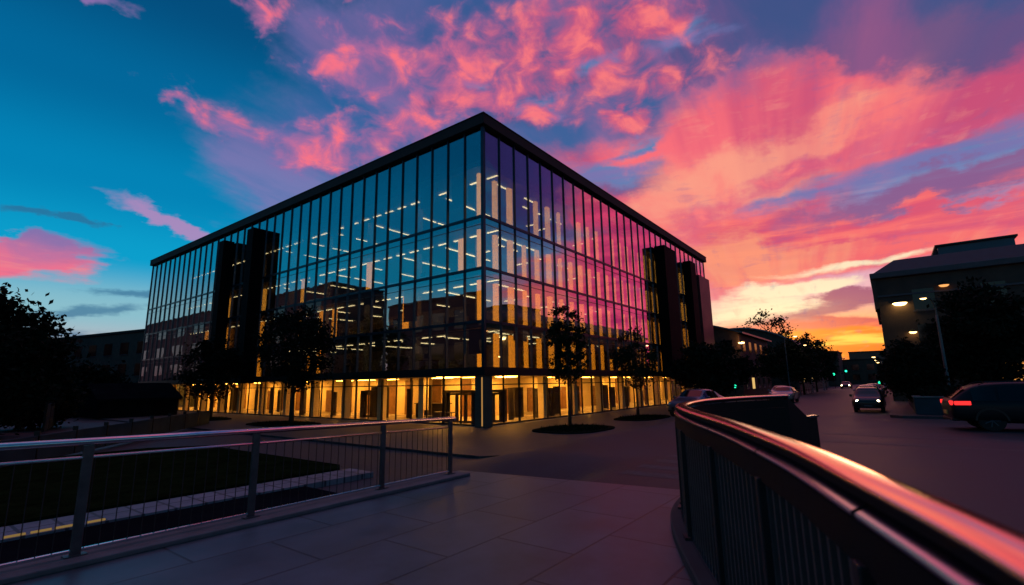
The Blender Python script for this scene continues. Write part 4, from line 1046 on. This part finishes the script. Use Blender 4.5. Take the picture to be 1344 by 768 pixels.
# ------------------------------------------------------------------ cars
def car(name, p, rz, label, paint, kind='sedan', lights=True, tail=False, group=None, detail=True, cat='car'):
    t = thing(name, p, rz, label, cat, group)
    if kind == 'suv':       # (x, half width, z bottom, z shoulder, half width top, z top)
        st = [(-2.48, .80, .50, .88, .66, .98), (-2.42, .90, .38, .98, .74, 1.10), (-2.28, .95, .33, 1.02, .72, 1.22), (-1.88, .97, .30, 1.04, .68, 1.60), (-1.3, .97, .28, 1.04, .70, 1.70), (-.4, .97, .26, 1.03, .71, 1.73), (.35, .97, .26, 1.02, .69, 1.67), (.75, .97, .26, 1.01, .72, 1.48), (1.15, .97, .26, 1.0, .80, 1.14), (1.7, .95, .28, .96, .78, 1.06), (2.2, .90, .30, .84, .70, .94), (2.42, .78, .38, .72, .60, .80)]
        wb, wr = 1.45, .37; win = [(-1.86, -1.25), (-1.17, -.2), (-.12, .62)]
        ws_, rs_ = (6, 8), (1, 3)
    else:
        st = [(-2.28, .74, .46, .78, .60, .86), (-2.2, .84, .34, .86, .68, .95), (-1.9, .88, .28, .90, .68, 1.0), (-1.5, .89, .24, .92, .66, 1.10), (-.95, .90, .22, .92, .60, 1.36), (-.3, .90, .22, .92, .60, 1.44), (.25, .90, .22, .91, .60, 1.40), (.6, .90, .22, .90, .62, 1.22), (1.0, .89, .22, .88, .72, .97), (1.5, .88, .24, .82, .70, .90), (2.0, .82, .27, .72, .62, .79), (2.22, .68, .34, .62, .52, .67)]
        wb, wr = 1.34, .32; win = [(-1.3, -.45), (-.37, .62)]
        ws_, rs_ = (6, 8), (3, 4)
    def ring(s):
        x, hw, zb, zs, tw, zt = s
        half = [(0, zb), (hw * .86, zb), (hw * .97, zb + .10), (hw, (zb + zs) * .5), (hw * .985, zs - .08), (hw * .95, zs), (tw + (hw * .95 - tw) * .12, zt - (zt - zs) * .16), (tw * .86, zt - (zt - zs) * .02), (0, zt)]
        return [(x, y, z) for y, z in half] + [(x, -y, z) for y, z in half[-2:0:-1]]
    mb = MB(); n = None
    for s in st:
        r_ = ring(s); n = len(r_); mb.v += r_
    for k in range(len(st) - 1):
        for j in range(n):
            a = k * n + j; b = k * n + (j + 1) % n; mb.f.append((a, a + n, b + n, b))
    mb.f.append(tuple(range(n))); mb.f.append(tuple((len(st) - 1) * n + j for j in range(n - 1, -1, -1)))
    body = mb.build('body', paint, t, smooth=True)
    sub = body.modifiers.new('smooth', 'SUBSURF'); sub.levels = 1; sub.render_levels = 2
    def at(x):
        for a, b in zip(st[:-1], st[1:]):
            if a[0] <= x <= b[0]:
                f = (x - a[0]) / (b[0] - a[0]); return [u + (v - u) * f for u, v in zip(a, b)]
        return list(st[0] if x < st[0][0] else st[-1])
    # side windows
    for sgn in (-1, 1):
        for x0_, x1_ in win:
            m_ = MB(); N = 5
            for k in range(N + 1):
                x = x0_ + (x1_ - x0_) * k / N; _, hw, zb, zs, tw, zt = at(x)
                yb, yt = hw * .95 + .004, tw + (hw * .95 - tw) * .15 + .006
                m_.v += [(x, sgn * yb, zs + .02), (x, sgn * yt, max(zs + .03, zt - (zt - zs) * .20))]
            for k in range(N):
                a = 2 * k; m_.f.append((a, a + 2, a + 3, a + 1) if sgn < 0 else (a, a + 1, a + 3, a + 2))
            m_.build('side_window', M['carglass'], t, smooth=True)
    def screen(i0, i1, name_, m, f0=.12, f1=.85):
        a, b = st[i0], st[i1]
        lo_, hi_ = (a, b) if a[5] < b[5] else (b, a)
        def lp(f): return [u + (v - u) * f for u, v in zip(lo_, hi_)]
        m_ = MB(); out = .035 * (1 if hi_[0] < lo_[0] else -1)
        for f in (f0, .5, f1):
            x, hw, zb, zs, tw, zt = lp(f)
            for q in (-.92, -.5, 0, .5, .92): m_.v.append((x + out, q * tw * .95, zt + .012 - abs(q) ** 3 * .03))
        for r_ in range(2):
            for c_ in range(4):
                q = r_ * 5 + c_; m_.f.append((q, q + 1, q + 6, q + 5))
        return m_.build(name_, m, t, smooth=True)
    screen(8, 6, 'windscreen', M['carglass'])
    rw = screen(rs_[0], rs_[1], 'rear_window', M['carglass'])
    for sx_ in (-1, 1):
        for sy_ in (-1, 1):
            y = sy_ * (.80 if kind == 'suv' else .76)
            w_ = MB().lathe([(wr * .62, -.11), (wr * .95, -.11), (wr, -.08), (wr, .08), (wr * .95, .11), (wr * .62, .11)], 24, (sx_ * wb, y, wr), 'y').build('wheel', M['rubber'], t)
            rim = MB().lathe([(wr * .60, -.06), (wr * .62, .0), (wr * .60, .06)], 20, (sx_ * wb, y + sy_ * .045, wr), 'y')
            rim.lathe([(.0, .01), (wr * .6, .01), (wr * .6, -.02), (0, -.02)], 20, (sx_ * wb, y + sy_ * .05, wr), 'y')
            for q in range(7):
                a = q * 2 * math.pi / 7
                p0 = Vector((sx_ * wb, y + sy_ * .095, wr)); rim.tube([p0, p0 + Vector((math.cos(a), 0, math.sin(a))) * wr * .58], .025, 6)
            rim.build('rim', M['rim'], w_)
            ar = MB(); N = 14; yo = sy_ * (st[5][1] * .99 + .012)
            for k in range(N + 1):
                a = math.pi * k / N
                for q in (1.04, 1.2): ar.v.append((sx_ * wb + math.cos(a) * wr * q, yo, wr + math.sin(a) * wr * q))
            for k in range(N): ar.f.append((2 * k, 2 * k + 1, 2 * k + 3, 2 * k + 2))
            o = ar.build('wheel_arch', M['black'], t); sl_ = o.modifiers.new('thick', 'SOLIDIFY'); sl_.thickness = .03
    xf = st[-1][0]; xr = st[0][0]; fz = .62 if kind != 'suv' else .74; rzz = .82 if kind != 'suv' else .98
    for sy_ in (-1, 1):
        hx = xf - .16
        MB().lathe([(.0, .07), (.10, .05), (.13, 0), (.12, -.06)], 14, (hx + .03, sy_ * .60, fz), 'x').build('headlight', M['head'] if lights else M['chrome'], t)
        tl = MB(); tl.box(xr + .02, xr + .10, sy_ * .70 - .16, sy_ * .70 + .16, rzz - .08, rzz + .08)
        tl.box(xr + .102, xr + .55, sy_ * (.86 if kind != 'suv' else .945) - .03, sy_ * (.86 if kind != 'suv' else .945) + .03, rzz - .07, rzz + .07)
        tl.build('tail_light', M['tail'] if tail else M['dimred'], t, bevel=.02)
        MB().box(.62, .78, sy_ * (.98 if kind != 'suv' else 1.05) - .09, sy_ * (.98 if kind != 'suv' else 1.05) + .09, (.92 if kind != 'suv' else 1.05), (1.04 if kind != 'suv' else 1.22)).build('mirror', paint, t, bevel=.04)
    MB().box(xf - .05, xf + .03, -.42, .42, .40, .55).build('grille', M['black'], t, bevel=.02)
    MB().box(xf + .032, xf + .045, -.24, .24, .42, .53).build('number_plate', M['cornice'], t)
    MB().box(xr - .03, xr + .06, -.25, .25, .56, .70).build('number_plate', M['plate'], t)
    MB().box(xr + .0, xr + .22, -.80, .80, .34, .44).build('bumper', M['black'], t, bevel=.03)
    MB().box(xf - .24, xf - .02, -.66, .66, .30, .40).build('bumper', M['black'], t, bevel=.03)
    if kind == 'suv':
        for sy_ in (-1, 1): MB().tube([(-1.6, sy_ * .64, 1.62), (-1.4, sy_ * .64, 1.71), (.1, sy_ * .64, 1.74), (.3, sy_ * .64, 1.66)], .018, 6).build('roof_rail', M['black'], t)
    return t
suv = car('parked_car', Vector((19.75, 19.0, ROAD)), R(-31), 'dark blue SUV with glowing red tail lights crossing at the right edge', M['suv'], 'suv', lights=True, tail=True)
suv.scale = (1.09, 1.09, 1.06); suv.name = 'dark_suv'
c1 = car('oncoming_car', W(15.6, -18.5, ROAD), YAW + R(180), 'dark car with bright headlights coming along the right kerb', M['dkcar'], 'suv', True)
c1.scale = (.84, .84, .86)
c2 = car('street_car', W(32, -18.0, ROAD), YAW + R(180), 'pale car close behind the oncoming dark car', M['white'], 'sedan', False)
c3 = car('silver_car', W(9.3, -9.8, gz(10, -9.8)), YAW + R(180) - R(8), 'silver blue sedan facing the camera behind the curved handrail', M['silver'], 'sedan', False)
c3.scale = (1.12, 1.12, 1.18)
c4 = car('parked_car', W(27.5, -12.0, gz(27, -12)), YAW + R(180), 'pale parked car seen above the end of the curved handrail', M['white'], 'sedan', False, group='cars parked down the street')
c5 = dup(c4, W(33.5, -10.8, gz(33, -10.8)), YAW + R(180), 'pale parked car left of the one above the handrail end')
c6 = dup(c4, W(44.0, -18.2, ROAD), YAW + R(180), 'pale car parked far down the right kerb')
c7 = car('street_car', W(98, -12.5, ROAD), YAW + R(180), 'far car with headlights at the end of the street', M['dkcar'], 'sedan', True)

# low rail fence along the left kerb further down
fn = thing('kerb_fence', W(40, -8.3, gz(40, -8.3)), YAW, 'low dark rail fence along the left kerb down the street', 'fence')
for z in (.45, .9): MB().tube([(-6, 0, z), (40, 0, z)], .035, 6).build('rail', M['black'], fn)
for k in range(16): MB().box(-6.05 + k * 3.06, -5.97 + k * 3.06, -.04, .04, -.1, .98).build('post', M['black'], fn)

# ------------------------------------------------------------------ buildings down the street
ab = thing('gabled_building', W(56, .8, PLZ), YAW, 'red brown building with a low arched roof past the glass block', 'building')
MB().box(0, 22, -3.2, 16, -.3, 9.4).build('wall', M['brick'], ab)
mb = MB(); N = 12
for k in range(N + 1):
    y = -3.9 + 20.4 * k / N; z = 9.4 + 2.2 * math.sin(math.pi * k / N)
    mb.v += [(-.5, y, z), (22.5, y, z), (-.5, y, z + .25), (22.5, y, z + .25)]
for k in range(N):
    a = 4 * k; mb.f += [(a + 2, a + 3, a + 7, a + 6), (a, a + 4, a + 5, a + 1), (a, a + 2, a + 6, a + 4), (a + 1, a + 5, a + 7, a + 3)]
mb.f += [(0, 1, 3, 2), (4 * N, 4 * N + 2, 4 * N + 3, 4 * N + 1)]
mb.build('roof', M['metalroof'], ab)
mb = MB()
pts = [(-3.2 + 19.2 * k / N, 9.39 + 2.2 * math.sin(math.pi * (k / N * .94 + .03))) for k in range(N + 1)]
i0 = len(mb.v)
for x in (-.02, 21.9):
    mb.v += [(x, y, z) for y, z in pts] + [(x, 16, 9.3), (x, -3.2, 9.3)]
mb.f = [tuple(range(N + 3))[::-1], tuple(range(N + 3, 2 * N + 6))]
mb.build('gable', M['brick'], ab)
for r in range(3):
    for k in range(5):
        o = MB().box(2 + k * 4.2, 3.6 + k * 4.2, -3.25, -3.2, 1.2 + r * 2.8, 2.9 + r * 2.8).build('window', M['litwin'] if (r, k) in ((0, 1),) else M['carglass'], ab)
        MB().box(1.9 + k * 4.2, 3.7 + k * 4.2, -3.32, -3.252, 1.08 + r * 2.8, 1.19 + r * 2.8).build('sill', M['cornice'], o)
for r in range(3):
    for k in range(4):
        MB().box(-.05, 0, -2.2 + k * 4.2, -.6 + k * 4.2, 1.2 + r * 2.8, 2.9 + r * 2.8).build('window', M['carglass'], ab)
MB().lathe([(0, -.15), (.35, -.1), (.45, .05), (.1, .15)], 14, (-.4, -3.6, 8.0)).build('wall_light', M['lampsmall'], ab)
cb = thing('curved_roof_hall', W(92, -.5, PLZ), YAW, 'long hall with a curved grey roof behind the street trees', 'building')
MB().box(0, 60, -4.5, 22, -.3, 9.0).build('wall', M['dkbrick'], cb)
mb = MB(); N = 14
for k in range(N + 1):
    y = -5.5 + 28.5 * k / N; z = 8.9 + 4.6 * math.sin(math.pi * (k / N) ** .8)
    mb.v += [(-.6, y, z), (60.5, y, z), (-.6, y, z + .3), (60.5, y, z + .3)]
for k in range(N):
    a = 4 * k; mb.f += [(a + 2, a + 3, a + 7, a + 6), (a, a + 4, a + 5, a + 1), (a, a + 2, a + 6, a + 4), (a + 1, a + 5, a + 7, a + 3)]
mb.build('roof', M['metalroof'], cb)
mb = MB()
ptsb = [(-4.5 + 26.5 * k / N, 8.99 + 4.4 * math.sin(math.pi * ((k / N) * .92 + .05) ** .8)) for k in range(N + 1)]
mb.v = [(0.0, y, z) for y, z in ptsb] + [(0.0, 22, 8.95), (0.0, -4.5, 8.95)] + [(.3, y, z) for y, z in ptsb] + [(.3, 22, 8.95), (.3, -4.5, 8.95)]
mb.f = [tuple(range(N + 3))[::-1], tuple(range(N + 3, 2 * N + 6))]; mb.build('gable', M['dkbrick'], cb)
for k in range(12):
    o = MB().box(3 + k * 4.6, 5 + k * 4.6, -4.55, -4.5, 2, 4.5).build('window', M['litwin'] if k in (1, 4) else M['carglass'], cb)
for k in range(5): MB().box(-.05, 0, -2.5 + k * 4.6, -.5 + k * 4.6, 3.5, 6.0).build('window', M['carglass'], cb)
fb = [(190, -6, 22, 14, 8.2, 'low dark building closing the street at its far end', M['dkbrick']), (230, -22, 30, 14, 12.6, 'flat roofed far building against the orange sky', M['brick']),
      (200, -34, 14, 14, 13.6, 'narrow far building just left of the dark corner building', M['dkbrick']), (170, 6, 26, 18, 10.5, 'dark far building behind the curved roof hall', M['dkbrick'])]
for x, y, w_, d_, h_, lab, m in fb:
    block('far_building', W(x, y, ROAD), YAW - R(90), w_, d_, h_, m, lab, 2, 5, (), group='far buildings at the end of the street')

# ------------------------------------------------------------------ render settings
S.view_settings.view_transform = 'Standard'; S.view_settings.look = 'None'
S.view_settings.exposure = 0; S.view_settings.gamma = 1; S.view_settings.use_curve_mapping = False
S.render.engine = 'CYCLES'
S.cycles.use_denoising = True
S.cycles.max_bounces = 8; S.cycles.transparent_max_bounces = 24; S.cycles.glossy_bounces = 4; S.cycles.diffuse_bounces = 3
S.cycles.sample_clamp_indirect = 4
S.cycles.caustics_reflective = False; S.cycles.caustics_refractive = False
